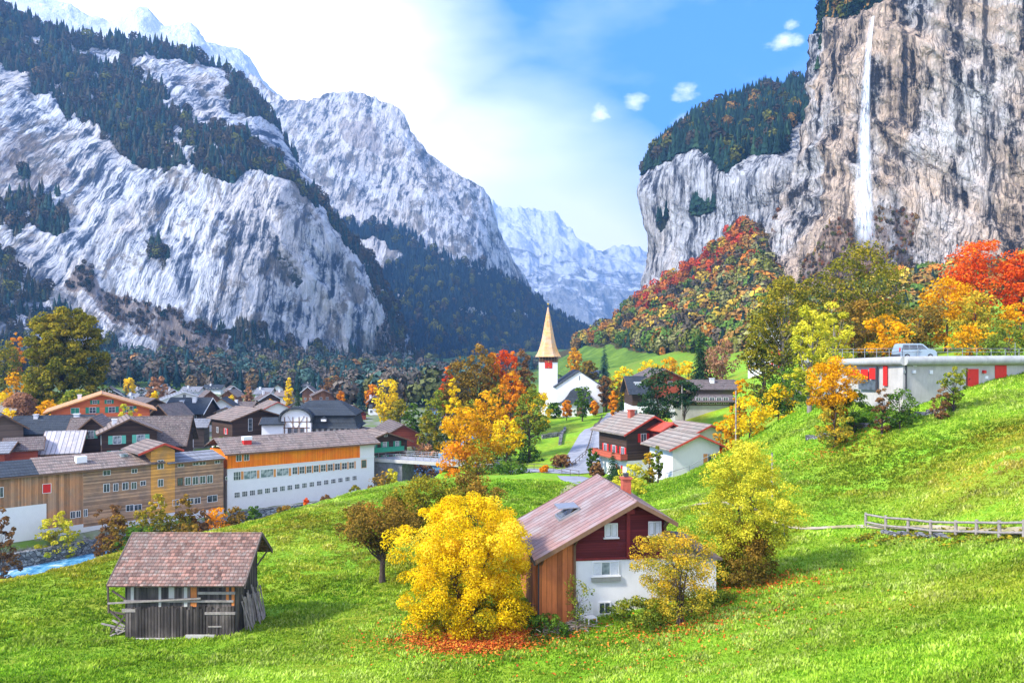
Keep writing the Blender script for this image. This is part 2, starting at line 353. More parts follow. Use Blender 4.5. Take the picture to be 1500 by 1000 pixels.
def river_dist(x, y):
    best = np.full(x.shape, 1e9); lev = np.zeros(x.shape); side = np.zeros(x.shape)
    for a, b in zip(RIVER[:-1], RIVER[1:]):
        d = b-a; L2 = d[0]**2+d[1]**2; t = np.clip(((x-a[0])*d[0]+(y-a[1])*d[1])/L2, 0, 1)
        qx = a[0]+t*d[0]; qy = a[1]+t*d[1]; dd = np.hypot(x-qx, y-qy); m = dd < best
        best = np.where(m, dd, best); lev = np.where(m, a[2]+t*d[2], lev)
        side = np.where(m, np.sign(d[0]*(y-a[1])-d[1]*(x-a[0])), side)
    return best, lev, side
def gz(x, y):
    x = np.atleast_1d(np.asarray(x, float)); y = np.atleast_1d(np.asarray(y, float)); sh = x.shape; x = x.ravel(); y = y.ravel()
    z = np.empty(len(x))
    for i in range(0, len(x), 20000):
        r = np.sqrt((x[i:i+20000, None]-_P[None, :, 0])**2+(y[i:i+20000, None]-_P[None, :, 1])**2+81.0)
        z[i:i+20000] = -r @ _w[:_n]+_w[_n]
    d, lev, side = river_dist(x, y)
    near = (side > 0)                      # the village bank
    bw = np.where(near, 3.2, 5.5)
    t = np.clip((d-3.0)/bw, 0, 1); t = t*t*(3-2*t)
    far = np.where(near & (y < 140), np.clip((d-9)/14, 0, 1), 1.0)
    zb = np.where(near & (y < 140), -25.9*(1-far)+z*far, z)
    z = (lev-.7)*(1-t)+zb*t
    return z.reshape(sh)
def g1(x, y): return float(gz(x, y)[0])
# the ground sheet
nr, nc = 560, 520
R = 4.0*(9500/4.0)**(np.linspace(0, 1, nr)); TH = np.radians(np.linspace(-62, 62, nc))
RR, TT = np.meshgrid(R, TH, indexing='ij'); GX = RR*np.sin(TT); GY = RR*np.cos(TT)-3
GZ = gz(GX, GY); pn = np.stack([GX*.35, GY*.35, GX*0], -1)
GZ += (fbm(pn, 4)-.5)*np.clip(RR/60, .1, 1)*.45 + (fbm(pn*.08+9, 4)-.5)*np.clip((RR-200)/400, 0, 1)*14
dr, lev, side = river_dist(GX, GY)
idx = np.arange(nr*nc).reshape(nr, nc); quads = np.stack([idx[:-1, :-1], idx[:-1, 1:], idx[1:, 1:], idx[1:, :-1]], -1).reshape(-1, 4)
rock = np.clip(1-(dr-3)/4.5, 0, 1)                       # stony river bed and banks
vill = ((side > 0) & (GX < 5) & (GY < 420)).astype(float)*np.clip((dr-3)/4, 0, 1)
cov = np.stack([rock, vill, np.clip((RR-260)/300, 0, 1)], -1).reshape(-1, 3)
def noise_cov(cov): return cov
m, g = newmat('meadow'); t = g.n('ShaderNodeTexCoord').outputs['Object']
a = g.n('ShaderNodeAttribute', attribute_name='cover'); sx = g.n('ShaderNodeSeparateColor'); g.l(a.outputs['Color'], sx.inputs[0])
n1 = g.noise(t, .07, 6, .6); n2 = g.noise(t, .9, 7, .7); n3 = g.noise(t, 5.5, 5, .75); n4 = g.noise(t, .3, 5, .6)
f = g.math('ADD', g.math('MULTIPLY', n2, .45), g.math('MULTIPLY', n3, .55))
c1 = g.ramp(f, [(.32, (.07, .17, .008)), (.5, (.19, .38, .015)), (.66, (.38, .52, .05))])
c2 = g.ramp(f, [(.32, (.10, .12, .008)), (.5, (.24, .27, .016)), (.68, (.42, .38, .05))])
col = g.mix(g.mapr(g.math('ADD', g.math('MULTIPLY', n1, .7), g.math('MULTIPLY', n4, .3)), .44, .62), c1, c2)
vg = g.ramp(n4, [(.40, (.10, .17, .03)), (.52, (.16, .15, .12)), (.62, (.22, .21, .20))])
col = g.mix(g.math('MULTIPLY', sx.outputs[1], .9), col, vg)
st = g.ramp(g.noise(t, 1.4, 6, .75), [(.36, (.05, .05, .045)), (.5, (.17, .16, .14)), (.62, (.36, .36, .34))])
col = g.mix(g.mapr(g.math('ADD', sx.outputs[0], g.math('MULTIPLY', g.math('SUBTRACT', n2, .5), 1.2)), .35, .55), col, st)
fw = g.ramp(g.noise(t, .03, 6, .6), [(.4, (.02, .05, .02)), (.6, (.10, .17, .02))]); col = g.mix(g.math('MULTIPLY', sx.outputs[2], .8), col, fw)
finish(g, col, .9, f, .8, .12, .15)
tag(np_mesh('ground', np.stack([GX, GY, GZ], -1).reshape(-1, 3), quads, m, {'cover': ('POINT', cov)}, True), kind='structure')
# height of the actual sheet (bilinear), so that things stand on it
def gs(x, y):
    r = np.hypot(x, y+3); th = math.atan2(x, y+3)
    i = math.log(max(r, 4.001)/4.0)/math.log(9500/4.0)*(nr-1); j = (th-TH[0])/(TH[-1]-TH[0])*(nc-1)
    i = min(max(i, 0), nr-1.001); j = min(max(j, 0), nc-1.001); a, b = int(i), int(j); u, v = i-a, j-b
    return float((GZ[a, b]*(1-v)+GZ[a, b+1]*v)*(1-u)+(GZ[a+1, b]*(1-v)+GZ[a+1, b+1]*v)*u)
def ribbon(name, pts, mat, off=.06, z=None, step=1.5, label=None, across=5):
    """a strip laid on the ground; pts (x, y, width)"""
    P = []; pts = [np.array(p, float) for p in pts]
    for a, b in zip(pts[:-1], pts[1:]):
        k = max(1, int(np.hypot(*(b-a)[:2])/step))
        for i in range(k): P.append(a+(b-a)*i/k)
    P.append(pts[-1]); P = np.array(P)
    for _ in range(3): P[1:-1] = (P[:-2]+2*P[1:-1]+P[2:])/4
    V = []
    for i, p in enumerate(P):
        d = P[min(i+1, len(P)-1)][:2]-P[max(i-1, 0)][:2]; d /= np.hypot(*d)+1e-9; nx, ny = -d[1], d[0]
        for k in range(across):
            u = (k/(across-1)-.5)*p[2]; x, y = p[0]+nx*u, p[1]+ny*u
            V.append((x, y, (gs(x, y)+off) if z is None else z[0]+(z[1]-z[0])*i/(len(P)-1)))
    n = len(P); ix = np.arange(n*across).reshape(n, across)
    q = np.stack([ix[:-1, :-1], ix[:-1, 1:], ix[1:, 1:], ix[1:, :-1]], -1).reshape(-1, 4)
    return tag(np_mesh(name, V, q, mat, None, True), kind='structure')
# water
m, g = newmat('river_water'); t = g.n('ShaderNodeTexCoord').outputs['Object']
n = g.noise(t, .55, 8, .7, .6); col = g.ramp(n, [(.40, (.04, .20, .38)), (.56, (.16, .42, .62)), (.68, (.75, .82, .86))]); finish(g, col, .25, n, .8, .3, .5)
V = []; P = []
for a, b in zip(RIVER[:-1], RIVER[1:]):
    for i in range(12): P.append(a+(b-a)*i/12)
P = np.array(P)
for _ in range(4): P[1:-1] = (P[:-2]+2*P[1:-1]+P[2:])/4
for i, p in enumerate(P):
    d = P[min(i+1, len(P)-1)][:2]-P[max(i-1, 0)][:2]; d /= np.hypot(*d)
    for k in range(5): u = (k/4-.5)*(9+5*max(0, 1-i/26)); V.append((p[0]-d[1]*u, p[1]+d[0]*u, p[2]))
ix = np.arange(len(P)*5).reshape(-1, 5); q = np.stack([ix[:-1, :-1], ix[:-1, 1:], ix[1:, 1:], ix[1:, :-1]], -1).reshape(-1, 4)
tag(np_mesh('river', V, q, m, None, True), kind='structure')
# road and path
m, g = newmat('asphalt'); t = g.n('ShaderNodeTexCoord').outputs['Object']
col = g.ramp(g.noise(t, .5, 8, .7), [(.3, (.20, .21, .23)), (.7, (.34, .35, .37))]); finish(g, col, .9, g.noise(t, 8, 4), .3, .01)
m, g = newmat('dirt'); t = g.n('ShaderNodeTexCoord').outputs['Object']
col = g.ramp(g.noise(t, .9, 8, .7), [(.35, (.20, .21, .04)), (.5, (.36, .29, .16)), (.7, (.46, .42, .34))]); finish(g, col, .95, g.noise(t, 5, 5), .5, .03)
def pw(x, y, D): v = at(x, y, D); return v.x, v.y
ribbon('road', [(*pw(910, 608, 215), 8), (*pw(899, 620, 185), 9.5), (*pw(878, 640, 152), 9), (*pw(860, 662, 130), 8), (*pw(852, 680, 119), 5), (*pw(822, 690, 118), 5), (*pw(745, 690, 124), 5)], M['asphalt'], .10)
ribbon('forecourt', [(*pw(835, 695, 112), 4), (*pw(855, 700, 106), 7), (*pw(875, 704, 102), 5)], M['asphalt'], .13)
ribbon('dirt_path', [(*pw(852, 704, 105), 2.2), (*pw(830, 715, 96), 2.2), (*pw(815, 730, 88), 1.6)], M['dirt'], .09)
ribbon('meadow_path', [(*pw(945, 742, 76), .6), (*pw(1060, 745, 70), .8), (*pw(1150, 766, 58), .55), (*pw(1262, 774, 56), .6), (*pw(1380, 776, 50), .75), (*pw(1500, 774, 43.5), .85), (*pw(1640, 770, 38), .9)], M['dirt'], .07, step=1)
# ---------------------------------------------------------------- mountains
def inpoly(px, py, poly):
    poly = np.array(poly, float); c = np.zeros(px.shape, bool); j = len(poly)-1
    for i in range(len(poly)):
        xi, yi = poly[i]; xj, yj = poly[j]
        c ^= ((yi > py) != (yj > py)) & (px < (xj-xi)*(py-yi)/(yj-yi+1e-9)+xi); j = i
    return c
def catmull(P, n):                 # smooth resample of rows P (k, c) to n rows by index parameter
    P = np.asarray(P, float); k = len(P); t = np.linspace(0, k-1, n); i = np.clip(t.astype(int), 0, k-2); u = (t-i)[:, None]
    p0 = P[np.clip(i-1, 0, k-1)]; p1 = P[i]; p2 = P[i+1]; p3 = P[np.clip(i+2, 0, k-1)]
    sh = (1,)*(P.ndim-1); u = u.reshape((-1,)+sh)
    m1 = (p2-p0)*.35; m2 = (p3-p1)*.35
    return (2*u**3-3*u**2+1)*p1+(u**3-2*u**2+u)*m1+(-2*u**3+3*u**2)*p2+(u**3-u**2)*m2
def mountain(name, cols, nu, nv, mat, disp, polys, seed, back=(0, 600, -250), edge=9.0, ridge_amp=4.0, wd=(1, 1, 1)):
    """cols: guide columns, each foot->ridge, points (photo x, photo y, metres). polys: (channel, polygon, strength)"""
    k = max(len(c) for c in cols)
    cols = [catmull(c, 24) for c in cols]; G = catmull(np.array(cols), nu)          # (nu, 24, 3)
    G = catmull(np.transpose(G, (1, 0, 2)), nv)                                      # (nv, nu, 3)
    px, py, D = G[..., 0], G[..., 1], G[..., 2]
    X = (px-750)/F*D; Y = D; Z = (520-py)/F*D; P = np.stack([X, Y, Z], -1)
    # face normal, softened
    du = np.gradient(P, axis=1); dv = np.gradient(P, axis=0); N = np.cross(du, dv); N /= np.linalg.norm(N, axis=-1, keepdims=True)+1e-9
    if (N[..., 1]).mean() > 0: N = -N
    for _ in range(6): N[1:-1, 1:-1] = (N[1:-1, 1:-1]*2+N[:-2, 1:-1]+N[2:, 1:-1]+N[1:-1, :-2]+N[1:-1, 2:])/6
    s = disp['s']; q = P/s; stx = disp.get('str', (1, 1, .3))
    big = fbm(q*np.array(stx)*.35+seed, 4)-.5
    rid = fbm(q*np.array(stx)+seed*2, 5, .55, True)-.6
    fin = fbm(q*np.array((1, 1, .55))*4+seed*3, 4, .6, True)-.6
    tilt = fbm(np.stack([(q[..., 0]+q[..., 2]*.9)*1.6, q[..., 1], (q[..., 2]-q[..., 0]*.6)*.35], -1)+seed, 4, .55, True)-.6
    # warped cover masks; forest thins out in patches
    w1 = (fbm(np.stack([px/26, py/26, px*0+seed], -1), 5, .6)-.5)*edge*5; w2 = (fbm(np.stack([px/26, py/26, px*0+seed+50], -1), 5, .6)-.5)*edge*5
    cov = np.zeros(px.shape+(3,))
    for ch, poly, st in polys: cov[..., ch] = np.maximum(cov[..., ch], inpoly(px+w1, py+w2, poly)*st)
    if disp.get('thin'): cov[..., 0] *= fbm(np.stack([px/30+py/60, py/16-px/50, px*0+seed+7], -1), 5, .62) > disp['thin']
    ss = 1-np.clip(cov[..., 0], 0, 1)*.75
    amp = disp['a']*(big*1.6+(rid*1.1+tilt*.9*disp.get('tilt', 1))*ss+fin*.20*ss)
    v = np.linspace(0, 1, nv)[:, None]; amp = amp*np.clip(v*8, .15, 1)
    P = P+N*amp[..., None]
    P[..., 2] += (fbm(np.stack([px/ (14), px*0, px*0+seed], -1), 5, .6)-.5)*ridge_amp*D/F*np.clip((v-.6)/.4, 0, 1)**2*2
    # the back of the mountain
    bx, by, bz = back; rows = [P[-1]+np.array((bx, by, bz))*f+np.array((0, 0, 1))*((fbm(P[-1]/s*2+f*9, 3)-.5)*s*.3)[:, None] for f in (.12, .35, .7, 1.0)]
    A = np.concatenate([P, np.array(rows)], 0); n2 = nv+4
    cv = np.concatenate([cov, np.repeat(cov[-1:], 4, 0)], 0)
    ix = np.arange(n2*nu).reshape(n2, nu); qd = np.stack([ix[:-1, :-1], ix[:-1, 1:], ix[1:, 1:], ix[1:, :-1]], -1).reshape(-1, 4)
    o = tag(np_mesh(name, A.reshape(-1, 3), qd, mat, {'cover': ('POINT', cv.reshape(-1, 3))}, True), kind='structure')
    return dict(P=P, cov=cov, px=px, py=py, N=N, o=o)
def rockmat(name, dark, mid, light, warm, warmth, fs=1.0, veg=((.012, .022, .02), (.05, .055, .03)), contrast=(.36, .47, .60), rot=0., snow=None, bd=7, scree=(.20, .15, .12), streak=1., ys=1.):
    m, g = newmat(name); t = g.n('ShaderNodeTexCoord').outputs['Object']; tt = t
    a = g.n('ShaderNodeAttribute', attribute_name='cover'); sx = g.n('ShaderNodeSeparateColor'); g.l(a.outputs['Color'], sx.inputs[0])
    big = g.noise(g.scl(t, (.006*fs, .006*fs, .003*fs)), 1, 6, .6)
    st = g.noise(g.scl(t, (.085*fs, .085*fs*ys, .0050*fs), (0, rot, 0)), 1, 10, .74, .2)
    fr = g.noise(g.scl(t, (.05*fs, .05*fs*(ys**.5), .03*fs), (0, rot*2+.5, 0)), 1, 12, .76, .5)
    def crag(s, zs, r, d=3): return g.math('ABSOLUTE', g.math('SUBTRACT', g.noise(g.scl(t, (s*fs, s*fs*ys, s*zs*fs), (0, r, .4 if ys == 1 else 0)), 1, d, .6, .35), .5))
    k1, k2, k3 = crag(.022, .16, rot), crag(.075, .16, rot*1.3), crag(.22, .22, rot*.5)
    rg = g.math('ADD', g.math('ADD', g.math('MULTIPLY', k1, 2.6), g.math('MULTIPLY', k2, 1.9)), g.math('MULTIPLY', k3, 1.2))
    crk = g.math('MINIMUM', g.math('MINIMUM', g.mapr(k1, .0, .012), g.mapr(k2, .0, .016)), g.mapr(k3, 0, .012, .35, 1))
    crk = g.math('MAXIMUM', crk, g.mapr(g.noise(g.scl(t, (.03*fs, .03*fs, .02*fs)), 1, 4, .6), .44, .56, 0, .8))
    f = g.math('ADD', g.math('ADD', g.math('MULTIPLY', big, .14), g.math('MULTIPLY', st, .42)), g.math('ADD', g.math('MULTIPLY', fr, .38), g.math('MULTIPLY', rg, .09)))
    h = g.math('ADD', g.math('ADD', g.math('MULTIPLY', st, .6), g.math('MULTIPLY', fr, .7)), g.math('ADD', g.math('MULTIPLY', rg, 1.0), g.math('MULTIPLY', crk, .12)))
    col = g.ramp(f, [(contrast[0], dark), (contrast[0]*.45+contrast[1]*.55, mid), (contrast[1]+.006, sc(light, .74)), (contrast[2], light)])
    wm = g.noise(g.scl(t, (.012*fs, .012*fs, .007*fs)), 1, 8, .6, .4)
    col = g.mix(g.math('MULTIPLY', g.mapr(g.math('ADD', wm, g.math('MULTIPLY', sx.outputs[2], .10)), .49, .60), warmth), col, g.mix(1., col, warm, 'MULTIPLY'))
    stn = g.noise(g.scl(t, (.085*fs, .085*fs*ys, .0035*fs), (0, rot*.6, 0)), 1, 9, .68, .2)
    col = g.mix(g.math('MULTIPLY', g.mapr(stn, .555, .62), .85), col, dark)
    col = g.mix(g.mapr(crk, 0, 1, .8, 0), col, dark)
    if ys < 1:                                  # thin growth on ledges and in gullies
        gv = g.noise(g.scl(t, (.030*fs, .008*fs, .016*fs), (0, -.35, 0)), 1, 9, .72, .6)
        col = g.mix(g.math('MULTIPLY', g.mapr(gv, .53, .58), .8), col, g.ramp(fr, [(.42, (.05, .055, .05)), (.56, (.20, .165, .13))]))
    if snow:                                    # snow lies where the face is not steep
        ge = g.n('ShaderNodeNewGeometry'); s3 = g.n('ShaderNodeSeparateXYZ'); g.l(ge.outputs['Normal'], s3.inputs[0]); p3 = g.n('ShaderNodeSeparateXYZ'); g.l(ge.outputs['Position'], p3.inputs[0])
        sn = g.math('ADD', g.mapr(p3.outputs[2], snow[0], snow[1]), g.math('MULTIPLY', g.math('SUBTRACT', g.noise(g.scl(t, (.004, .004, .010)), 1, 10, .68, .8), .5), snow[2]))
        sn = g.math('ADD', sn, g.math('MULTIPLY', sx.outputs[1], 1.0)); col = g.mix(g.mapr(sn, .46, .60), col, (.74, .77, .82))
    vn = g.noise(t, .035*fs, 8, .75); vc = g.ramp(vn, [(.35, veg[0]), (.65, veg[1])])
    col = g.mix(g.mapr(g.math('ADD', sx.outputs[0], g.math('MULTIPLY', g.math('SUBTRACT', fr, .5), 1.6)), .46, .56), col, vc)
    if not snow: col = g.mix(g.math('MULTIPLY', sx.outputs[1], g.mapr(fr, .36, .52)), col, scree)
    finish(g, col, .92, h, 1., bd/fs, .15); return m
# left cliff
rm = rockmat('rock_left', (.025, .04, .07), (.15, .18, .23), (.66, .665, .67), (1.0, .84, .68), .45, 1.0, contrast=(.444, .488, .56), rot=.30, bd=4, ys=.14)
colsL = [[(-330,640,560),(-330,470,640),(-330,330,800),(-330,150,950),(-330,-90,1150)], [(-120,620,600),(-120,450,680),(-120,330,800),(-110,150,960),(-100,-60,1160)],
 [(0,600,640),(0,450,720),(0,320,830),(5,170,980),(10,18,1200)], [(110,585,690),(112,440,760),(115,320,850),(110,200,980),(105,56,1230)], [(220,575,730),(222,460,770),(225,330,850),(225,200,990),(215,69,1270)],
 [(320,565,770),(322,470,800),(325,330,860),(325,200,1000),(318,100,1310)], [(400,560,820),(402,480,850),(405,360,890),(400,260,960),(385,163,1250)], [(470,556,900),(475,480,930),(478,400,960),(470,320,1000),(443,250,1230)],
 [(530,552,1000),(535,500,1015),(535,450,1040),(525,390,1080),(500,336,1200)], [(590,550,1150),(590,520,1160),(580,490,1180),(565,450,1200),(540,392,1260)], [(640,549,1300),(630,535,1310),(615,520,1330),(598,505,1350),(578,470,1400)]]
P3 = lambda L: [(x/3, y/3) for x, y in L]
polyL = [(0, P3([(-300,-200),(0,0),(200,70),(420,110),(640,140),(830,190),(860,250),(840,280),(740,300),(640,290),(560,270),(500,245),(400,215),(300,190),(330,260),(400,290),(520,330),(640,410),(760,470),(830,510),(870,580),(1000,610),(1140,690),(1230,770),(1370,880),(1470,990),(1560,1120),(1480,1060),(1360,950),(1260,830),(1190,780),(1100,765),(1020,800),(930,780),(850,740),(760,740),(700,760),(630,780),(560,720),(500,650),(430,600),(300,560),(230,500),(200,440),(110,370),(0,320),(-300,250)]), 1),
 (0, P3([(820,180),(960,225),(1090,330),(1200,470),(1350,690),(1330,720),(1270,660),(1200,590),(1120,540),(1050,520),(1000,430),(1010,380),(960,300),(860,260)]), 1),
 (0, [(30,270),(60,275),(96,300),(94,350),(70,352),(50,330),(28,360),(8,340)], 1), (0, [(-60,385),(0,395),(40,420),(70,430),(98,452),(90,478),(20,482),(-60,490)], 1), (0, [(210,346),(226,350),(246,385),(236,396),(218,376)], 1), (0, [(-100,270),(0,262),(8,300),(0,340),(-100,340)], .6),
 (0, [(250,462),(262,470),(300,490),(345,482),(400,515),(470,525),(540,520),(600,520),(650,545),(650,600),(-300,620),(-300,545),(0,500),(120,520),(180,520),(250,532),(330,535),(335,505)], 1), (0, [(380,350),(412,372),(440,420),(428,424),(400,390)], .5),
 (0, [(500,330),(545,392),(580,470),(590,510),(560,470),(530,410)], .55), (1, [(120,395),(180,430),(260,452),(330,500),(330,540),(250,520),(150,460),(100,420)], .9), (1, [(0,200),(60,220),(110,270),(90,280),(0,330)], .5), (1, [(560,440),(590,520),(560,530),(540,500)], .8),
 (2, [(330,230),(420,250),(430,400),(350,470),(330,380)], 1), (1, P3([(120,180),(250,250),(260,420),(420,430),(400,480),(220,420),(130,300)]), .9)]
ML = mountain('cliff_left', colsL, 620, 420, rm, dict(a=25, s=110, str=(1, .3, .16), tilt=.7, thin=.415), polyL, 3.1, back=(-500, 700, -200))
# middle mountain
rm = rockmat('rock_middle', (.05, .06, .08), (.20, .22, .25), (.66, .65, .64), (1.0, .88, .74), .5, .6, contrast=(.44, .48, .55), rot=.15, bd=3.5, ys=.2)
colsM = [[(300,590,1700),(310,450,1900),(330,300,2200),(345,190,2500),(365,110,2800)], [(400,580,1500),(400,450,1750),(405,330,2050),(405,230,2350),(412,146,2700)], [(480,572,1450),(485,450,1750),(490,320,2000),(470,220,2300),(450,149,2650)],
 [(540,568,1450),(545,450,1750),(550,330,2000),(530,220,2250),(512,137,2600)], [(600,562,1450),(605,460,1750),(610,350,2000),(600,250,2200),(582,160,2500)], [(650,556,1500),(655,470,1750),(665,380,1950),(655,300,2150),(628,222,2400)], [(700,548,1600),(705,480,1850),(712,410,2000),(705,340,2150),(676,262,2350)],
 [(745,540,1750),(748,490,1950),(748,440,2100),(735,380,2200),(704,284,2350)], [(785,532,1900),(785,500,2050),(780,460,2200),(768,425,2300),(738,372,2450)], [(820,530,2100),(820,510,2200),(812,480,2350),(802,460,2450),(783,438,2600)], [(860,530,2400),(862,515,2500),(860,500,2600),(855,492,2700),(846,484,2800)], [(900,530,2600),(900,520,2700),(898,512,2800),(893,508,2900),(885,505,3000)]]
polyM = [(0, [(480,322),(545,330),(590,345),(630,372),(665,388),(700,400),(740,408),(770,425),(815,470),(870,490),(920,500),(920,620),(400,620),(520,560),(560,530),(590,520),(560,470),(548,440),(548,415),(592,380),(560,352),(510,345)], 1), (1, [(500,180),(540,172),(562,205),(556,222),(520,210),(500,198)], .55),
 (1, [(545,395),(585,400),(580,440),(548,440)], .8), (2, [(360,100),(560,130),(700,280),(640,300),(450,230)], 1)]
MM = mountain('mountain_middle', colsM, 560, 360, rm, dict(a=44, s=210, str=(1, .4, .25), tilt=.7, thin=.36), polyM, 7.7, back=(-300, 1500, -400), edge=6, ridge_amp=7)
# snow peaks
rm = rockmat('rock_snow', (.12, .15, .19), (.22, .25, .30), (.45, .47, .50), (1, .9, .8), .2, .22, snow=(-50, 1250, 2.3), bd=3, veg=((.02, .05, .08), (.05, .08, .10)))
colsS = [[(600,560,5000),(600,430,5900),(620,350,6500),(640,290,7200)], [(700,560,4800),(705,450,5700),(708,370,6400),(712,305,7100)], [(760,550,4700),(755,460,5600),(755,380,6300),(757,319,7000)], [(800,545,4600),(795,460,5600),(790,380,6400),(788,312,7100)], [(850,540,4600),(845,460,5500),(838,395,6300),(836,330,7000)],
 [(880,535,4700),(875,465,5500),(870,410,6300),(862,357,7000)], [(930,535,4800),(925,470,5700),(920,420,6500),(915,358,7300)], [(990,540,4900),(985,480,5800),(980,420,6600),(975,355,7400)], [(1060,540,4900),(1060,480,5800),(1060,420,6600),(1060,350,7400)]]
polyS = [(0, [(740,400),(790,420),(800,470),(830,480),(900,490),(960,500),(1060,560),(700,560),(700,430)], .35)]
MS = mountain('snow_mountain', colsS, 420, 240, rm, dict(a=190, s=600, str=(1, 1, .8)), polyS, 11.3, back=(0, 2500, -900), edge=5, ridge_amp=9)
rm = rockmat('rock_snow_high', (.12, .14, .17), (.24, .25, .28), (.42, .42, .43), (1, .85, .7), .3, .3, snow=(300, 1100, 1.6), bd=3)
colsH = [[(-60,200,2300),(-60,80,2600),(-50,-60,3000)], [(20,200,2300),(20,80,2600),(30,-18,3000)], [(90,200,2300),(95,90,2600),(100,12,3000)], [(150,210,2300),(155,100,2600),(160,30,3000)], [(190,210,2300),(195,100,2600),(208,12,3000)], [(240,230,2300),(240,120,2600),(240,35,3000)], [(290,240,2300),(285,140,2600),(280,38,3000)], [(330,260,2300),(320,160,2600),(300,62,3000)], [(380,280,2300),(370,180,2650),(350,74,3100)], [(430,300,2400),(425,220,2700),(390,120,3150)], [(480,320,2500),(470,240,2800),(425,152,3200)]]
MH = mountain('snow_peak', colsH, 320, 120, rm, dict(a=40, s=220, str=(1, 1, .9)), [(1, [(150,40),(208,8),(300,50),(420,160),(200,130)], .45)], 15.1, back=(0, 900, -400), edge=5, ridge_amp=3)
# right: talus slope under the cliffs
m, g = newmat('talus'); t = g.n('ShaderNodeTexCoord').outputs['Object']
a = g.n('ShaderNodeAttribute', attribute_name='cover'); sx = g.n('ShaderNodeSeparateColor'); g.l(a.outputs['Color'], sx.inputs[0])
gr = g.ramp(g.noise(t, .05, 7, .7), [(.35, (.05, .11, .012)), (.65, (.17, .27, .03))]); fo = g.ramp(g.noise(t, .08, 7, .7), [(.35, (.03, .035, .012)), (.65, (.12, .09, .03))])
finish(g, g.mix(g.mapr(g.math('ADD', sx.outputs[0], g.math('MULTIPLY', g.math('SUBTRACT', g.noise(t, .04, 6, .7), .5), 1)), .4, .6), gr, fo), .95, g.noise(t, .1, 7, .7), .8, 2, .1)
colsT = [[(790,536,900),(792,530,930),(795,526,950),(798,522,1000)], [(850,560,420),(852,540,520),(858,520,640),(866,498,800)], [(930,575,300),(930,535,420),(935,495,600),(942,440,820)], [(1010,590,240),(1010,540,350),(1010,480,520),(1010,395,760)], [(1080,590,220),(1080,530,330),(1085,450,480),(1090,336,690)], [(1125,580,210),(1125,515,310),(1125,460,420),(1128,378,580)], [(1160,560,220),(1160,510,310),(1160,470,420),(1165,440,520)], [(1240,550,220),(1240,500,300),(1245,460,400),(1250,425,500)], [(1380,530,230),(1380,480,300),(1380,440,370),(1385,410,470)], [(1560,510,230),(1560,460,290),(1560,420,350),(1565,390,430)], [(1800,500,240),(1800,450,290),(1800,410,340),(1800,380,420)]]
MT = mountain('hillside', colsT, 300, 160, m, dict(a=5, s=60), [(0, [(780,540),(850,515),(900,505),(940,520),(1000,528),(1040,540),(1100,560),(1900,560),(1900,200),(900,200)], 1)], 21.3, back=(300, 300, 20), edge=4, ridge_amp=0)
# forested plateau cliff
rm = rockmat('rock_right_far', (.035, .04, .055), (.20, .21, .23), (.68, .67, .66), (1.0, .80, .60), .4, .9, contrast=(.445, .485, .55), rot=-.3)
colsP = [[(1015,540,1300),(975,450,1250),(985,360,1230),(975,262,1200),(980,205,1300)], [(975,530,1050),(952,450,1020),(968,375,1010),(955,283,1000),(962,262,1120)], [(938,520,880),(941,440,880),(958,370,880),(944,285,880),(947,262,960)], [(968,510,820),(966,430,825),(978,360,840),(968,262,850),(968,228,960)], [(1010,480,780),(1010,400,790),(1012,320,800),(1008,228,820),(1005,195,980)], [(1050,460,740),(1050,380,755),(1052,320,765),(1050,232,780),(1052,164,1020)], [(1095,440,700),(1095,380,715),(1096,320,725),(1095,240,740),(1110,136,1040)], [(1140,420,660),(1140,360,680),(1140,300,690),(1140,232,700),(1150,131,1040)], [(1200,420,650),(1200,350,670),(1200,290,680),(1200,220,700),(1210,126,1050)], [(1300,420,700),(1300,350,720),(1300,290,740),(1300,220,750),(1310,100,1050)]]
polyP = [(0, [(930,280),(945,262),(965,255),(985,240),(1010,222),(1040,228),(1060,255),(1075,258),(1090,240),(1120,232),(1150,222),(1168,180),(1180,190),(1400,200),(1400,60),(900,60)], 1), (0, [(1010,310),(1035,298),(1055,305),(1030,322)], .8), (0, [(970,325),(985,310),(982,330),(970,340)], .7)]
MP = mountain('cliff_plateau', colsP, 380, 320, rm, dict(a=15, s=60, str=(1, 1, .2), tilt=.7), polyP, 31.7, back=(400, 700, 60), edge=4)
# waterfall cliff
rm = rockmat('rock_right', (.03, .032, .04), (.19, .185, .185), (.76, .72, .68), (1.0, .73, .48), .78, 1.15, contrast=(.455, .492, .56), rot=-.35, bd=9, scree=(.16, .09, .06))
colsR = [[(1300,560,760),(1230,470,740),(1235,330,720),(1230,200,700),(1235,120,700),(1260,-40,720)], [(1150,520,600),(1125,440,600),(1150,320,610),(1185,210,610),(1196,120,610),(1210,10,640)], [(1090,500,520),(1100,435,530),(1128,335,545),(1165,240,560),(1180,130,560),(1202,5,580)], [(1110,500,500),(1125,420,512),(1150,330,520),(1180,230,525),(1195,120,530),(1222,-20,540)],
 [(1170,500,480),(1178,400,490),(1190,320,500),(1205,220,505),(1220,100,505),(1245,-25,515)], [(1235,480,462),(1240,390,472),(1245,300,480),(1250,200,486),(1258,100,486),(1278,8,492)], [(1300,470,445),(1305,380,455),(1308,290,462),(1310,190,468),(1315,90,466),(1322,-30,475)], [(1380,460,430),(1382,370,440),(1385,280,447),(1385,180,450),(1388,80,450),(1395,-60,455)], [(1460,455,415),(1460,365,422),(1462,270,430),(1462,170,434),(1465,60,432),(1470,-90,440)], [(1560,450,395),(1560,360,402),(1560,260,410),(1560,160,412),(1560,40,412),(1565,-130,420)], [(1750,440,370),(1750,350,376),(1750,250,380),(1750,140,384),(1750,20,384),(1750,-200,390)]]
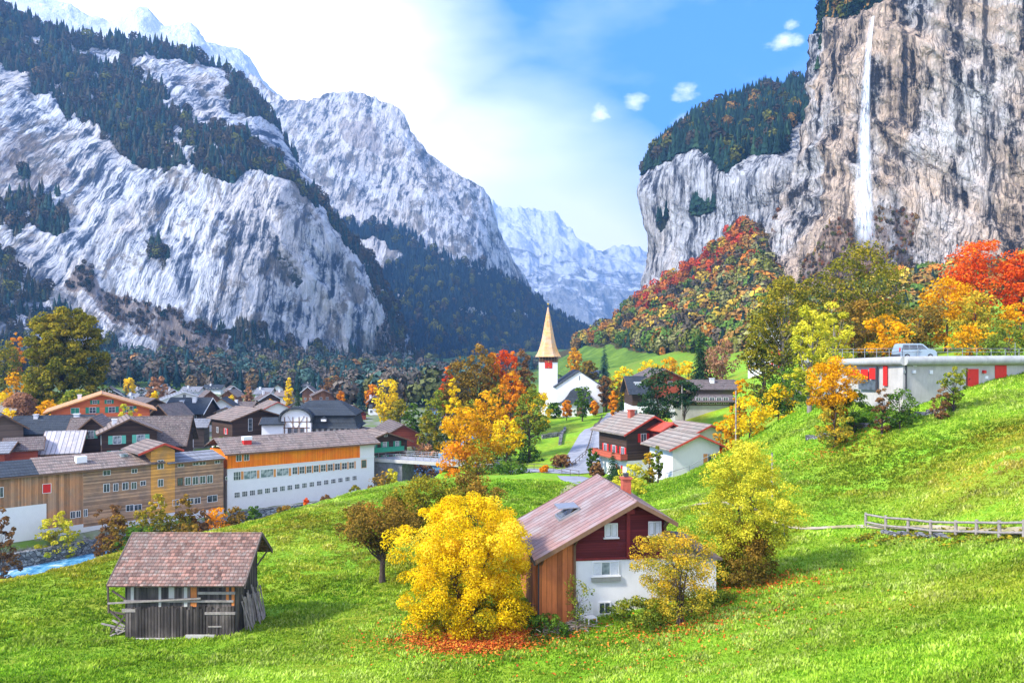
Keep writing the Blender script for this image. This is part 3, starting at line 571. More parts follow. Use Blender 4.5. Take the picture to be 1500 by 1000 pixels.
polyR = [(0, [(1185,-60),(1195,100),(1192,60),(1205,30),(1240,20),(1265,22),(1290,8),(1310,-30),(1320,-90)], 1), (0, [(1150,240),(1165,180),(1180,130),(1172,130),(1160,200)], .7), (1, [(1180,370),(1220,330),(1262,320),(1300,300),(1340,320),(1330,400),(1240,420),(1150,460)], .8), (2, [(1200,0),(1900,0),(1900,500),(1180,500)], .75), (1, [(1110,310),(1140,290),(1128,335),(1105,360)], .7)]
MR = mountain('cliff_waterfall', colsR, 520, 460, rm, dict(a=18, s=46, str=(1, 1, .22), tilt=.9), polyR, 41.9, back=(250, 200, 30), edge=5)
# waterfall: a hanging curtain of spray, widening downwards
m, g = newmat('falling_water'); t = g.n('ShaderNodeTexCoord').outputs['Object']; a = g.n('ShaderNodeAttribute', attribute_name='edge')
n = g.noise(g.scl(t, (.8, .8, .03)), 1, 8, .65, .4); p = g.n('ShaderNodeBsdfPrincipled'); p.inputs['Base Color'].default_value = (.78, .84, .90, 1); p.inputs['Roughness'].default_value = .7
al = g.math('MULTIPLY', a.outputs['Fac'], g.mapr(n, .33, .60, .08, 1.1), clamp=True); g.l(al, p.inputs['Alpha']); o = g.n('ShaderNodeOutputMaterial'); g.l(p.outputs[0], o.inputs[0])
V = []; E = []; pts = [(1277,26,474,1.1), (1272,70,472,1.6), (1268,130,470,2.6), (1266,200,466,4), (1265,270,462,5.6), (1266,330,458,7.2), (1270,365,455,7.5)]
Pw = catmull(pts, 60); nk = 13
for i, (x, y, D, w) in enumerate(Pw):
    c = at(x, y, D-14)
    for k in range(nk):
        u = k/(nk-1)*2-1; V.append((c.x+u*w*.85, c.y-2.5*(1-u*u)-u*1.5, c.z)); E.append(max(0, 1-abs(u)**2.2)*min(1, (60-i)/12)*(.8 if i > 4 else .6))
ix = np.arange(60*nk).reshape(60, nk); q = np.stack([ix[:-1, :-1], ix[:-1, 1:], ix[1:, 1:], ix[1:, :-1]], -1).reshape(-1, 4)
tag(np_mesh('waterfall', V, q, m, {'edge': ('POINT', np.array(E))}, True), kind='structure')
# ---------------------------------------------------------------- trees
def leaf_quads(cen, nrm, size, rng, asp=.62, droop=0.):
    n = len(cen); nrm = nrm/(np.linalg.norm(nrm, axis=1, keepdims=True)+1e-9)
    r = rng.normal(size=(n, 3)); a = np.cross(nrm, r); a /= np.linalg.norm(a, axis=1, keepdims=True)+1e-9; b = np.cross(nrm, a)
    s = size[:, None] if hasattr(size, '__len__') else size
    V = np.stack([cen-a*s*.5, cen+b*s*asp*.5+nrm*s*.12, cen+a*s*.5, cen-b*s*asp*.5+nrm*s*.12], 1).reshape(-1, 3)
    return V
def crown_points(rng, w, h, z0, prof, nclump, lumps=.25):
    """clump centres spread through an uneven envelope; prof(t) = relative radius at height t"""
    out = []; tries = 0; ph = rng.uniform(0, 100)
    while len(out) < nclump and tries < 60:
        tries += 1
        t = rng.uniform(0, 1, nclump*3); a = rng.uniform(0, 2*np.pi, nclump*3)
        q = np.stack([np.cos(a)*1.4+ph, np.sin(a)*1.4, t*3.2+ph], -1); lobe = 1+(fbm(q, 3, .6)-.5)*lumps*4
        rr = np.sqrt(rng.uniform(.08, 1, nclump*3)); keep = rng.uniform(0, 1, nclump*3) < prof(t)/1.0+.02
        r = prof(t)*lobe*w/2*rr
        p = np.stack([r*np.cos(a), r*np.sin(a)*.95, z0+t*(h-z0)], -1)[keep]; out += list(p)
    out = np.array(out[:nclump]); return out
PROF = dict(round=lambda t: np.clip(np.sqrt(np.clip(1-(2*t-.95)**2/1.1, 0, 1)), 0, 1), tall=lambda t: np.clip(np.sin(np.pi*np.clip(t*.92+.08, 0, 1))**.7, 0, 1),
            spread=lambda t: np.clip((1-np.abs(t-.62)**2*4.0), .15, 1)*np.clip(t*2.5+.2, 0, 1), cone=lambda t: np.clip((1-t)**.85, .03, 1)*np.clip(t*8+.3, 0, 1),
            dome=lambda t: np.clip(np.clip(1-np.abs((t-.42)/.61)**3.6, 0, 1)**.5, .3, 1), bush=lambda t: np.clip(np.sqrt(np.clip(1-(t*.98)**2.4, 0, 1)), .05, 1)*np.clip(t*4+.45, 0, 1), fan=lambda t: np.clip(.35+t*1.1, 0, 1)*np.clip((1-t)*5+.1, 0, 1),
            column=lambda t: np.clip(np.sin(np.pi*(t*.86+.12))**.45, 0, 1))
def make_crown(seed, w, h, z0, prof, nclump, nleaf, lsize, rc=None, lumps=.25, flat=.75):
    rng = np.random.default_rng(seed); cl = crown_points(rng, w, h, z0, PROF[prof], nclump, lumps)
    rc = rc or w*.13; k = rng.integers(0, len(cl), nleaf); d = rng.normal(size=(nleaf, 3)); d /= np.linalg.norm(d, axis=1, keepdims=True)
    d[:, 2] = np.where(rng.uniform(size=nleaf) < .35, np.abs(d[:, 2]), d[:, 2])
    rad = rc*(.55+.6*rng.uniform(0, 1, len(cl)))[k]*rng.uniform(.35, 1, nleaf)**.5
    cen = cl[k]+d*rad[:, None]*np.array((1, 1, flat)); cen[:, 2] = np.maximum(cen[:, 2], .05)
    nr = d*.8+rng.normal(size=(nleaf, 3))*.55+np.array((0, 0, .35)); V = leaf_quads(cen, nr, lsize*rng.uniform(.6, 1.35, nleaf), rng)
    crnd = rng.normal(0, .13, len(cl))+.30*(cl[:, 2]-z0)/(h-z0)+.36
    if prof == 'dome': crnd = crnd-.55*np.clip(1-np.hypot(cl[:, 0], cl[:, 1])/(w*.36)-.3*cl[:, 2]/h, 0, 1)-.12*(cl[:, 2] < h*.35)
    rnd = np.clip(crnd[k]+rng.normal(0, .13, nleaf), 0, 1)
    return V, rnd, cl
def branches(mb, cl, rng, h, z0, r0, base_n=1, maxb=26, wig=.25, stems=1, lean=0, low=.45):
    """trunk(s) and limbs that reach towards the foliage clumps"""
    top = z0+(h-z0)*.62
    for s in range(stems):
        a = rng.uniform(0, 6.28); off = np.array((math.cos(a), math.sin(a)))*(0 if stems == 1 else r0*2.2); pts = []
        n = 6; dx = rng.normal(0, wig, 2)*(1 if stems == 1 else 1.5)+off*(.9 if stems > 1 else 0)*2
        for i in range(n+1):
            t = i/n; pts.append(Vector((off[0]+dx[0]*t*t*h*.12+rng.normal(0, .012)*h*t, off[1]+dx[1]*t*t*h*.12, -.5 if i == 0 else top*t)))
        rr = r0*(1 if stems == 1 else .6)
        for i in range(n): mb.tube(pts[i], pts[i+1], rr*(1.25 if i == 0 else 1-.72*i/n), rr*(1-.72*(i+1)/n), 8, cap=False)
        sel = rng.permutation(len(cl))[:maxb//stems]
        for j in sel:
            c = Vector(cl[j]); t = min(max((c.z-z0)/(h-z0)*.75+low*.35, .25), .97); q = t*n; i = min(int(q), n-1)
            p0 = pts[i].lerp(pts[i+1], q-i); mid = p0.lerp(c, .5)+Vector((rng.normal(0, .03)*h, rng.normal(0, .03)*h, -.03*h)); rb = rr*(1-.72*t)*.55
            mb.tube(p0, mid, rb, rb*.6, 5, cap=False); mb.tube(mid, c, rb*.6, rb*.18, 5, cap=False)
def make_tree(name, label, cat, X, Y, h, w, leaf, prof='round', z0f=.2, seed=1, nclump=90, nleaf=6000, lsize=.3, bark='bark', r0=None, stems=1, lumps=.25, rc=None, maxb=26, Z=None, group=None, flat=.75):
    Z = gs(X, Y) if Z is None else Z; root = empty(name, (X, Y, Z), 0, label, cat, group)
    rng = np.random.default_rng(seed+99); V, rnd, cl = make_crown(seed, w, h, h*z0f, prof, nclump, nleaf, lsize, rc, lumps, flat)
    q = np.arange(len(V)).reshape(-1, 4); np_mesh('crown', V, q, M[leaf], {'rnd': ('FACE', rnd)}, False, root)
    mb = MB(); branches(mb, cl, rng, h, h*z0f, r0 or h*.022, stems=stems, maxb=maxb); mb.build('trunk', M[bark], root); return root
def conifer_mesh(seed, h=10., w=3.6, tiers=26, per=15, z0=.06, strip=7):
    """drooping branches, each a fan of needle blades"""
    rng = np.random.default_rng(seed); V = []; R = []
    for i in range(tiers):
        t = (i+rng.uniform(-.3, .3))/tiers; z = h*(z0+(1-z0)*t); L = w/2*(1-t)**.85*(1+.0*i)+.12
        for k in range(per if t < .8 else per//2):
            a = rng.uniform(0, 6.283); l = L*rng.uniform(.6, 1.15); ca, sa = math.cos(a), math.sin(a); dr = -l*rng.uniform(.4, .8); cr = rng.uniform()
            for s in range(strip):
                u = (s+.6)/strip; c = np.array((ca*l*u, sa*l*u, z+dr*u*u)); wd = l*.36*(1-u*.5)+.10; p = np.array((-sa, ca, 0)); e = np.array((ca, sa, -.5))*l/strip*1.5
                sg = -1 if s % 2 else 1; dn = np.array((0, 0, -wd*.35))
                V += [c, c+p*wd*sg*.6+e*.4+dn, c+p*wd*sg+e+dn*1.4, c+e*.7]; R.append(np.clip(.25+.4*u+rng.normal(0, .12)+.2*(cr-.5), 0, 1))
    return np.array(V), np.array(R)
_cm = {}
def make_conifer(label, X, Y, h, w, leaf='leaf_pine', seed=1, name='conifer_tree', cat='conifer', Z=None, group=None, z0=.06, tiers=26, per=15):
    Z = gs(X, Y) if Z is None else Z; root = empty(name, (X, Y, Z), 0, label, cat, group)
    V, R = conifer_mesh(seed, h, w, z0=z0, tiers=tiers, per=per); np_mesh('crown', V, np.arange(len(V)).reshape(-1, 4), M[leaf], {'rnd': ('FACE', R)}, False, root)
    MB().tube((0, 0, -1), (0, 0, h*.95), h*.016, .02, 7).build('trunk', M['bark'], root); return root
# far woods: many small trees in one mesh, each with its own tint
def far_conifer(rng):
    V = []; Fq = []; n = 6
    for k, (zb, zt, r) in enumerate(((.05, .52, .19), (.28, .78, .14), (.55, 1.0, .085))):
        b = len(V); V.append((0, 0, zt))
        for i in range(n*2):
            a = i*math.pi/n; rr = r*(1 if i % 2 else .62)*rng.uniform(.8, 1.15); V.append((rr*math.cos(a), rr*math.sin(a), zb+(0 if i % 2 else .07)))
        for i in range(n*2): Fq.append((b, b+1+i, b+1+(i+1) % (n*2)))
    return np.array(V), np.array(Fq)
def far_broad(rng, n=120):
    d = rng.normal(size=(n, 3)); d /= np.linalg.norm(d, axis=1, keepdims=True); c = d*np.array((.30, .30, .36))*rng.uniform(.55, 1, (n, 1))**.5+np.array((0, 0, .60))
    V = leaf_quads(c, d+rng.normal(size=(n, 3))*.4, rng.uniform(.09, .19, n), rng, .9); q = np.arange(n*4).reshape(-1, 4)
    F3 = np.concatenate([q[:, [0, 1, 2]], q[:, [0, 2, 3]]]); V = np.concatenate([V, np.array([(-.02, 0, -.05), (.02, 0, -.05), (0, 0, .6)])]); F3 = np.concatenate([F3, [[n*4, n*4+1, n*4+2]]])
    return V, F3
_r = np.random.default_rng(5); FC = [far_conifer(_r) for _ in range(5)]; FB = [far_broad(_r) for _ in range(6)]
def wood(name, pos, hts, conif, tint, seed, label=None):
    """pos (n,3), hts (n), conif bool (n), tint (n,3)"""
    rng = np.random.default_rng(seed); VV = []; FF = []; TT = []; b = 0
    for p, h, c, t in zip(pos, hts, conif, tint):
        V, Fc = (FC if c else FB)[rng.integers(0, 5)]; a = rng.uniform(0, 6.28); ca, sa = math.cos(a), math.sin(a); wd = h*rng.uniform(.85, 1.2)*(1.15 if c else 1.0)
        v = np.stack([(V[:, 0]*ca-V[:, 1]*sa)*wd, (V[:, 0]*sa+V[:, 1]*ca)*wd, V[:, 2]*h], -1)+p
        VV.append(v); FF.append(Fc+b); b += len(v); TT.append(np.clip(t*rng.uniform(.75, 1.25, (len(Fc), 1)), 0, 1))
    o = np_mesh(name, np.concatenate(VV), np.concatenate(FF), M['wood_mix'], {'tint': ('FACE', np.concatenate(TT))})
    return tag(o, label, None, None, 'stuff')
def sample_cover(mt, ch, n, rng, thr=.5, box=None, zmin=None, keep=None):
    P, cov, px, py = mt['P'], mt['cov'], mt['px'], mt['py']; m = cov[..., ch] > thr
    if box: m &= (px > box[0]) & (px < box[1]) & (py > box[2]) & (py < box[3])
    if keep is not None: m &= keep(px, py, P)
    ii = np.argwhere(m[:-1, :-1]); A = P[ii[:, 0], ii[:, 1]]
    du = np.linalg.norm(P[ii[:, 0], ii[:, 1]+1]-A, axis=1); dv = np.linalg.norm(P[ii[:, 0]+1, ii[:, 1]]-A, axis=1)
    w = du*dv/A[:, 1]**1.6; w /= w.sum(); s = rng.choice(len(ii), n, p=w); i, j = ii[s, 0], ii[s, 1]; u = rng.uniform(size=(n, 1)); v = rng.uniform(size=(n, 1))
    return P[i, j]*(1-u)*(1-v)+P[i, j+1]*u*(1-v)+P[i+1, j]*(1-u)*v+P[i+1, j+1]*u*v, px[i, j], py[i, j]
def tints(rng, n, pal, wts):
    pal = np.array(pal); k = rng.choice(len(pal), n, p=np.array(wts)/sum(wts)); return pal[k]*rng.uniform(.7, 1.3, (n, 1))
DK = (.012, .028, .022); DG = (.025, .05, .025); BR = (.07, .055, .035); OC = (.22, .12, .03); OR = (.42, .13, .02); RD = (.42, .045, .015); YE = (.50, .30, .02); OL = (.12, .12, .02); GN = (.07, .12, .02)
rng = np.random.default_rng(77)
p, a, b = sample_cover(ML, 0, 10000, rng); con = rng.uniform(size=len(p)) < .86
wood('forest_left_cliff', p-np.array((0, 0, 1.5)), (9+16*rng.uniform(0, 1, len(p))**1.6)*np.clip(p[:, 1]/1000, .7, 1.2), con, np.where(con[:, None], tints(rng, len(p), [DK, (.03, .05, .035), (.06, .055, .035), (.02, .05, .045)], [4, 3, 3, 2]), tints(rng, len(p), [BR, (.12, .08, .04), OL], [8, 1, 2])), 1, 'dark conifer forest on the ledges of the left cliff')
p, a, b = sample_cover(MM, 0, 7000, rng); con = rng.uniform(size=len(p)) < .92
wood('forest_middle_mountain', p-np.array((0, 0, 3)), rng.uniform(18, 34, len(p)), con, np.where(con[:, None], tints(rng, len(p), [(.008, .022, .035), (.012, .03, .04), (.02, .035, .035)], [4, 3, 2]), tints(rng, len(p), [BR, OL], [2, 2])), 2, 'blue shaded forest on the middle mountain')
p, a, b = sample_cover(MP, 0, 4200, rng); con = rng.uniform(size=len(p)) < .95
wood('forest_plateau', p-np.array((0, 0, 1.5)), rng.uniform(13, 27, len(p)), con, np.where(con[:, None], tints(rng, len(p), [DK, (.018, .042, .03), (.03, .06, .03)], [4, 4, 1]), tints(rng, len(p), [BR, OL, OC], [3, 2, .6])), 3, 'dark green conifers crowning the plateau cliff')
p, a, b = sample_cover(MR, 0, 500, rng); con = rng.uniform(size=len(p)) < .75
wood('forest_cliff_top', p-np.array((0, 0, 1)), rng.uniform(7, 14, len(p)), con, tints(rng, len(p), [DK, DG, OL, OC], [5, 3, 1, 1]), 4, 'trees on the rim above the waterfall')
# autumn wood on the right hillside
p, a, b = sample_cover(MT, 0, 4300, rng, box=(840, 1560, 200, 545))
red = np.clip(np.exp(-((b-(500-(a-880)*.72-14))/40)**2), 0, 1)*(a > 930)*(a < 1180); con = rng.uniform(size=len(p)) < .22-.18*red
t1 = tints(rng, len(p), [OR, RD, OC, YE, (.50, .09, .02)], [6, 3, 2, 2, 4]); t2 = 1.45*tints(rng, len(p), [OC, OL, BR, (.36, .24, .03), (.30, .12, .02), GN, (.16, .15, .05)], [4, 5, 4, 2, 2, 3, 4]); pick = (rng.uniform(size=len(p)) < red*.9)[:, None]
tt_ = np.where(con[:, None], tints(rng, len(p), [DK, DG], [3, 2]), np.where(pick, t1, t2))
wood('autumn_wood', p-np.array((0, 0, .6)), (6+12*rng.uniform(0, 1, len(p))**1.5), con, tt_, 5, 'red orange and gold autumn wood on the slope below the right cliff')
p, a, b = sample_cover(MR, 1, 800, rng, box=(1100, 1345, 290, 420)); con = rng.uniform(size=len(p)) < .1
wood('ledge_scrub', p-np.array((0, 0, .5)), rng.uniform(1.8, 4.6, len(p)), con, tints(rng, len(p), [OC, (.25, .09, .03), BR, OL, (.13, .09, .05)], [3, 3, 5, 3, 4]), 6, 'rust coloured scrub on the rock beside the waterfall')
p, a, b = sample_cover(ML, 1, 700, rng); wood('cliff_scrub', p-np.array((0, 0, .5)), rng.uniform(3, 9, len(p)), rng.uniform(size=len(p)) < .3, tints(rng, len(p), [BR, (.12, .08, .05), DK, OC], [5, 4, 3, .5]), 7, 'brown scrub on the scree of the left cliff')
# woods on the valley floor at the cliffs' foot
n = 3600; Dd = rng.uniform(300, 900, n); xx = rng.uniform(-80, 800, n); X_ = (xx-750)/F*Dd; keep = ((Dd > 430) & (xx < 560+(Dd-430)*.55)) | ((Dd < 430) & (xx > 500) & (xx < 690) & (rng.uniform(size=n) < .6)); X_, Dd, xx = X_[keep], Dd[keep], xx[keep]; n = len(X_)
pz = np.array([gs(a, b) for a, b in zip(X_, Dd)]); con = rng.uniform(size=n) < .5
wood('valley_wood', np.stack([X_, Dd, pz-.5], -1), rng.uniform(9, 19, n), con, np.where(con[:, None], tints(rng, n, [DK, (.02, .05, .05)], [3, 2]), tints(rng, n, [(.10, .09, .075), (.14, .115, .09), (.20, .13, .06), (.30, .15, .05), (.13, .14, .05), (.06, .11, .09)], [5, 5, 1.6, .4, 3, 6])), 8, 'mixed wood at the foot of the left cliff')
# ---------------------------------------------------------------- windows and houses
_wc = {}
def window_mesh(w, h, nx, ny, mat, deep=.07, bar=.06):
    k = ('f', round(w, 2), round(h, 2), nx, ny, mat)
    if k in _wc: return _wc[k]
    mb = MB(); b = bar
    mb.box(-w/2, -w/2+b, -deep, 0, 0, h); mb.box(w/2-b, w/2, -deep, 0, 0, h); mb.box(-w/2+b, w/2-b, -deep, 0, 0, b); mb.box(-w/2+b, w/2-b, -deep, 0, h-b, h)
    for i in range(1, nx): x = -w/2+w*i/nx; mb.box(x-b*.4, x+b*.4, -deep+.01, 0, b, h-b)
    for j in range(1, ny): z = h*j/ny; mb.box(-w/2+b, w/2-b, -deep+.015, -.005, z-b*.25, z+b*.25)
    me = mb.build('window', M[mat]); S.collection.objects.unlink(me); d = me.data; bpy.data.objects.remove(me); _wc[k] = d; return d
def pane_mesh(w, h, mat):
    k = ('p', round(w, 2), round(h, 2), mat)
    if k in _wc: return _wc[k]
    o = MB().box(-w/2+.04, w/2-.04, -.03, -.006, .04, h-.04).build('pane', M[mat]); S.collection.objects.unlink(o); d = o.data; bpy.data.objects.remove(o); _wc[k] = d; return d
def put(name, data, parent, M4):
    o = bpy.data.objects.new(name, data); S.collection.objects.link(o); o.parent = parent; o.matrix_local = M4; return o
def face_mat(face, u, z, fx):
    """fx: dict of wall planes"""
    if face == 'F': return Matrix.Translation((u, fx['F'], z))
    if face == 'L': return Matrix.Translation((fx['L'], u, z)) @ Matrix.Rotation(-math.pi/2, 4, 'Z')
    if face == 'R': return Matrix.Translation((fx['R'], u, z)) @ Matrix.Rotation(math.pi/2, 4, 'Z')
def window(parent, face, u, z, w, h, fx, frame='frame_white', glass='glass', nx=2, ny=1, shutter=None, sill=False, curtain=False, box=None):
    Mx = face_mat(face, u, z, fx); o = put('window', window_mesh(w, h, nx, ny, frame), parent, Mx); put('pane', pane_mesh(w, h, glass), o, Matrix.Identity(4))
    if shutter:
        for s in (-1, 1):
            k = ('s', round(w, 2), round(h, 2), shutter)
            if k not in _wc:
                q = MB().box(-w/4, w/4, -.05, 0, 0, h)
                for j in range(5): q.box(-w/4+.05, w/4-.05, -.065, -.05, h*(.1+j*.17), h*(.1+j*.17)+h*.08)
                q = q.build('shutter', M[shutter]); S.collection.objects.unlink(q); _wc[k] = q.data; bpy.data.objects.remove(q)
            put('shutter', _wc[k], parent, Mx @ Matrix.Translation((s*(w*.77), -.004, 0)))
    if sill:
        k = ('sill', round(w, 2))
        if k not in _wc: q = MB().box(-w/2-.08, w/2+.08, -.14, 0, -.07, -.003).build('sill', M[frame]); S.collection.objects.unlink(q); _wc[k] = q.data; bpy.data.objects.remove(q)
        put('sill', _wc[k], o, Matrix.Identity(4))
    if curtain:
        for s in (-1, 1):
            q = MB()
            for j in range(7): x = s*(w/2-.10-j*w*.045); q.box(x-w*.0224, x+w*.0224, -.036-(j % 2)*.012, -.031, .08, h-.08)
            q.build('curtain', M['curtain'], o)
    return o
def chalet(label, X, Y, Z, yaw, a, b, l, hr, slope, wall='plank_dark', roof='tile_dark', low='plaster_white', lowh=2.4, ovx=.8, ovy=.9, t=.18, wins=(), chim=(), trim='trim_brown', group=None, name='chalet', cat='house', deep=3.0, wtop=None, balc=(), doors=(), chmat='plaster_white'):
    """front gable at local y=-l/2, ridge along y at x=0, wall from x=-a to x=b, ridge height hr above Z"""
    root = empty(name, (X, Y, Z), yaw, label, cat, group); fx = {'F': -l/2, 'L': -a, 'R': b}
    ea, eb = hr-slope*a, hr-slope*b; t0 = t*1.05
    if lowh > 0: MB().box(-a, b, -l/2, l/2, -deep, lowh).build('base_wall', M[low], root)
    MB().prism([(-a, max(lowh, 0)), (b, max(lowh, 0)), (b, eb), (0, hr), (-a, ea)], -l/2, l/2).build('wall', M[wall], root)
    if lowh <= 0: MB().box(-a+.01, b-.01, -l/2+.01, l/2-.01, -deep, 0).build('footing', M['stone'], root)
    xa, xb = -a-ovx, b+ovx; za, zb = hr-slope*(a+ovx), hr-slope*(b+ovx); y0, y1 = -l/2-ovy, l/2+ovy; e = .012
    r = MB(); r.slab((xa, y0, za+e), (0, y0, hr+e), (0, y1, hr+e), (xa, y1, za+e), t); r.slab((0, y0, hr+e), (xb, y0, zb+e), (xb, y1, zb+e), (0, y1, hr+e), t)
    r.tube((0, y0, hr+t*1.1), (0, y1, hr+t*1.1), t*.45, n=8); rf = r.build('roof', M[roof], root)
    for yy in (y0-.08, y1+.005):
        MB().prism([(xa, za-.07), (0, hr-.07), (xb, zb-.07), (xb, zb+.19), (0, hr+.19), (xa, za+.19)], yy, yy+.075).build('fascia', M[trim], root)
    for cx, cy, cw, ch in chim:
        zz = hr-slope*abs(cx); MB().box(cx-cw/2, cx+cw/2, cy-cw/2, cy+cw/2, zz-.4, zz+ch).box(cx-cw*.65, cx+cw*.65, cy-cw*.65, cy+cw*.65, zz+ch, zz+ch+.12).build('chimney', M[chmat], root)
    for wn in wins: window(root, wn[0], wn[1], wn[2] if wn[2] > 0 else hr+wn[2], wn[3], wn[4], fx, **(wn[5] if len(wn) > 5 else {}))
    for (face, u, z, w, depth, mt) in balc:
        z = z if z > 0 else hr+z
        Mx = face_mat(face, u, z, fx); q = MB(); q.box(-w/2, w/2, -depth, -.003, 0, .12, Mx); q.build('balcony_floor', M['trim_brown'], root)
        q = MB(); q.box(-w/2, w/2, -depth, -depth+.06, .14, 1.0, Mx); q.box(-w/2, -w/2+.06, -depth+.06, -.003, .14, 1.0, Mx); q.box(w/2-.06, w/2, -depth+.06, -.003, .14, 1.0, Mx); q.box(-w/2-.04, w/2+.04, -depth-.04, -depth+.10, 1.003, 1.07, Mx); q.build('balcony_railing', M[mt], root)
    for (face, u, w, h, mt) in doors:
        Mx = face_mat(face, u, 0.05, fx); dr = MB().box(-w/2, w/2, -.06, -.003, 0, h, Mx).build('door', M[mt], root); MB().box(w/2-.2, w/2-.1, -.12, -.062, h*.45, h*.5, Mx).build('handle', M['metal_dark'], dr)
    return root
def rowwins(face, us, z, w, h, **k): return [(face, u, z, w, h, k) for u in us]
def HG(label, xl, xr, yr, ye, D, l=10, yaw=0, xa=None, group=None, **k):
    """gable towards the camera: eaves at xl, xr (ye), ridge at yr"""
    ov = k.get('ovx', .8); half = (xr-xl)/2/F*D; zr = (520-yr)/F*D; ze = (520-ye)/F*D; xc = (xl+xr)/2 if xa is None else xa
    a = half-ov; slope = (zr-ze)/half; yw = math.radians(yaw); X = (xc-750)/F*D; cx = X-math.sin(yw)*l/2*1; cy = D+math.cos(yw)*l/2
    if xc < 700:                                   # gables of the left village look towards the slope
        yw += math.atan((750-xc)/F)*.9; cx = X-math.sin(yw)*l/2; cy = D+math.cos(yw)*l/2
    zb = gs(cx, cy); k2 = dict(k); s = 1/max(math.cos(yw), .6)
    return chalet(label, cx, cy, zb, yw, a*s, a*s, l, zr-zb-.2, slope/s, group=group, **k2)
def HS(label, xl, xr, yr, ye, D, w=9, yaw=0, group=None, **k):
    """ridge across the picture: roof from xl to xr, eave (ye) at D, ridge behind it"""
    ov = k.get('ovx', .8); ovy = k.get('ovy', .9); l = (xr-xl)/F*(D+w/2)-2*ovy; Dr = D+w/2+ov; zr = (520-yr)/F*Dr; ze = (520-ye)/F*D
    slope = (zr-ze)/(w/2+ov); cx = ((xl+xr)/2-750)/F*Dr; cy = Dr; zb = gs(cx, cy)
    if cx < -10 and D < 250: yaw += math.degrees(math.atan(-cx/cy))*.5
    return chalet(label, cx, cy, zb, math.radians(90+yaw), w/2, w/2, l, zr-zb-.2, slope, group=group, **k)
# ================================================================ the red and white house in the foreground
H0 = at(934, 732, 43); yw = math.radians(6.9); l0 = 8.2; Zb = -15.5
cx = H0.x-math.sin(yw)*(l0/2+.9); cy = H0.y+math.cos(yw)*(l0/2+.9)
house = chalet('red and white farmhouse with brown plank corner and ribbed metal roof in the foreground meadow', cx, cy, Zb, yw, 5.5, 1.95, l0, 6.95, .535, 'plank_darkred', 'roof_metal', 'plaster_white', 3.67, .42, .9, .14, (), [(.95, .9, .55, 1.0)], 'trim_brown', chmat='brick')
fx = {'F': -l0/2, 'L': -5.5, 'R': 1.95}
w = window(house, 'F', -1.33, 4.91, .78, .82, fx, glass='glass_bright', nx=2, sill=True, curtain=True); window(house, 'F', 1.29, 4.93, .78, .84, fx, nx=2, sill=True, curtain=True)
window(house, 'F', -1.65, 2.70, 1.60, .82, fx, nx=3, glass='glass_bright', sill=True, curtain=True); window(house, 'F', -1.71, .45, .72, .72, fx, nx=2); window(house, 'F', 1.40, .85, .62, .42, fx, frame='frame_brown', nx=1)
MB().box(-2.5, -.8, -l0/2-.16, -l0/2-.003, 2.38, 2.60).build('flower_box', M['metal_grey'], house)
y = -l0/2-.07
za = 6.95-.535*5.5-.03; zb_ = 6.95-.535*3.55-.03
MB().prism([(-5.53, -2.5), (-3.55, -2.5), (-3.55, zb_), (-5.53, za)], y, -l0/2-.003).build('plank_wall', M['plank_house'], house); MB().prism([(-l0/2-.068, -2.5), (l0/2, -2.5), (l0/2, 3.9), (-l0/2-.068, 3.9)], -5.56, -5.503, 'x').build('plank_side_wall', M['plank_house'], house)
q = MB()
for x in (-3.50, 1.9): MB().beam((x, y-.02, -1 if x < 0 else 3.6), (x, y-.02, 6.95-.535*abs(x)-.15), .12, .12).build('corner_post', M['trim_brown'], house)
for x in (-5.45, -3.5, 1.85): MB().beam((x, y, 6.95-.535*abs(x)-.55), (x, y-.75, 6.95-.535*abs(x)-.05), .12, .12).build('bracket', M['trim_brown'], house)
q = MB(); q.box(-.42, -.20, y-.02, y+.06, 3.7, 6.35); q.prism([(-.55, 6.35), (-.07, 6.35), (-.07, 6.6), (-.55, 6.6)], y-.5, y+.06).build('gable_post', M['paint_dkred'], house)
MB().box(-3.55, 1.95, y+.02, -l0/2-.003, 3.60, 3.74).build('belt_board', M['paint_dkred'], house)
q = MB(); q.tube((-5.62, y-.05, -1.5), (-5.62, y-.05, 3.7), .05); q.tube((-5.95, -l0/2-.9, 3.72), (-5.95, l0/2+.9, 3.72), .07); q.build('gutter', M['metal_dark'], house)
MB().box(1.953, 5.15, -l0/2+.25, l0/2-2, -2, 3.35).build('side_annex', M['plaster_white'], house); MB().slab((1.96, -l0/2-.1, 3.75), (5.4, -l0/2-.1, 3.36), (5.4, l0/2-1.6, 3.36), (1.96, l0/2-1.6, 3.75), .12).build('annex_roof', M['tile_dark'], house)
# roof window standing open
sk = empty('tmp', (0, 0, 0)); bpy.data.objects.remove(sk)
def onroof(x, y, up=0): return Vector((x, y, 6.95+.535*x+.16+up))
q = MB(); a_, b_, c_, d_ = onroof(-3.7, -.7), onroof(-3.7, .9), onroof(-2.5, .9), onroof(-2.5, -.7)
for p_, r_ in ((a_, b_), (b_, c_), (c_, d_), (d_, a_)): q.beam(p_+Vector((0, 0, .06)), r_+Vector((0, 0, .06)), .12, .16)
rw = q.build('roof_window', M['metal_grey'], house); MB().slab(a_+Vector((0, 0, .02)), b_+Vector((0, 0, .02)), c_+Vector((0, 0, .02)), d_+Vector((0, 0, .02)), .03).build('pane', M['glass'], rw)
MB().slab(a_+Vector((-.1, 0, .75)), b_+Vector((-.1, 0, .75)), c_+Vector((0, 0, .18)), d_+Vector((0, 0, .18)), .06).build('open_sash', M['metal_grey'], rw)
q = MB(); q.box(.80, 1.10, .75, 1.05, 7.62, 7.82)
q.build('chimney_cap', M['metal_dark'], house)
q = MB()
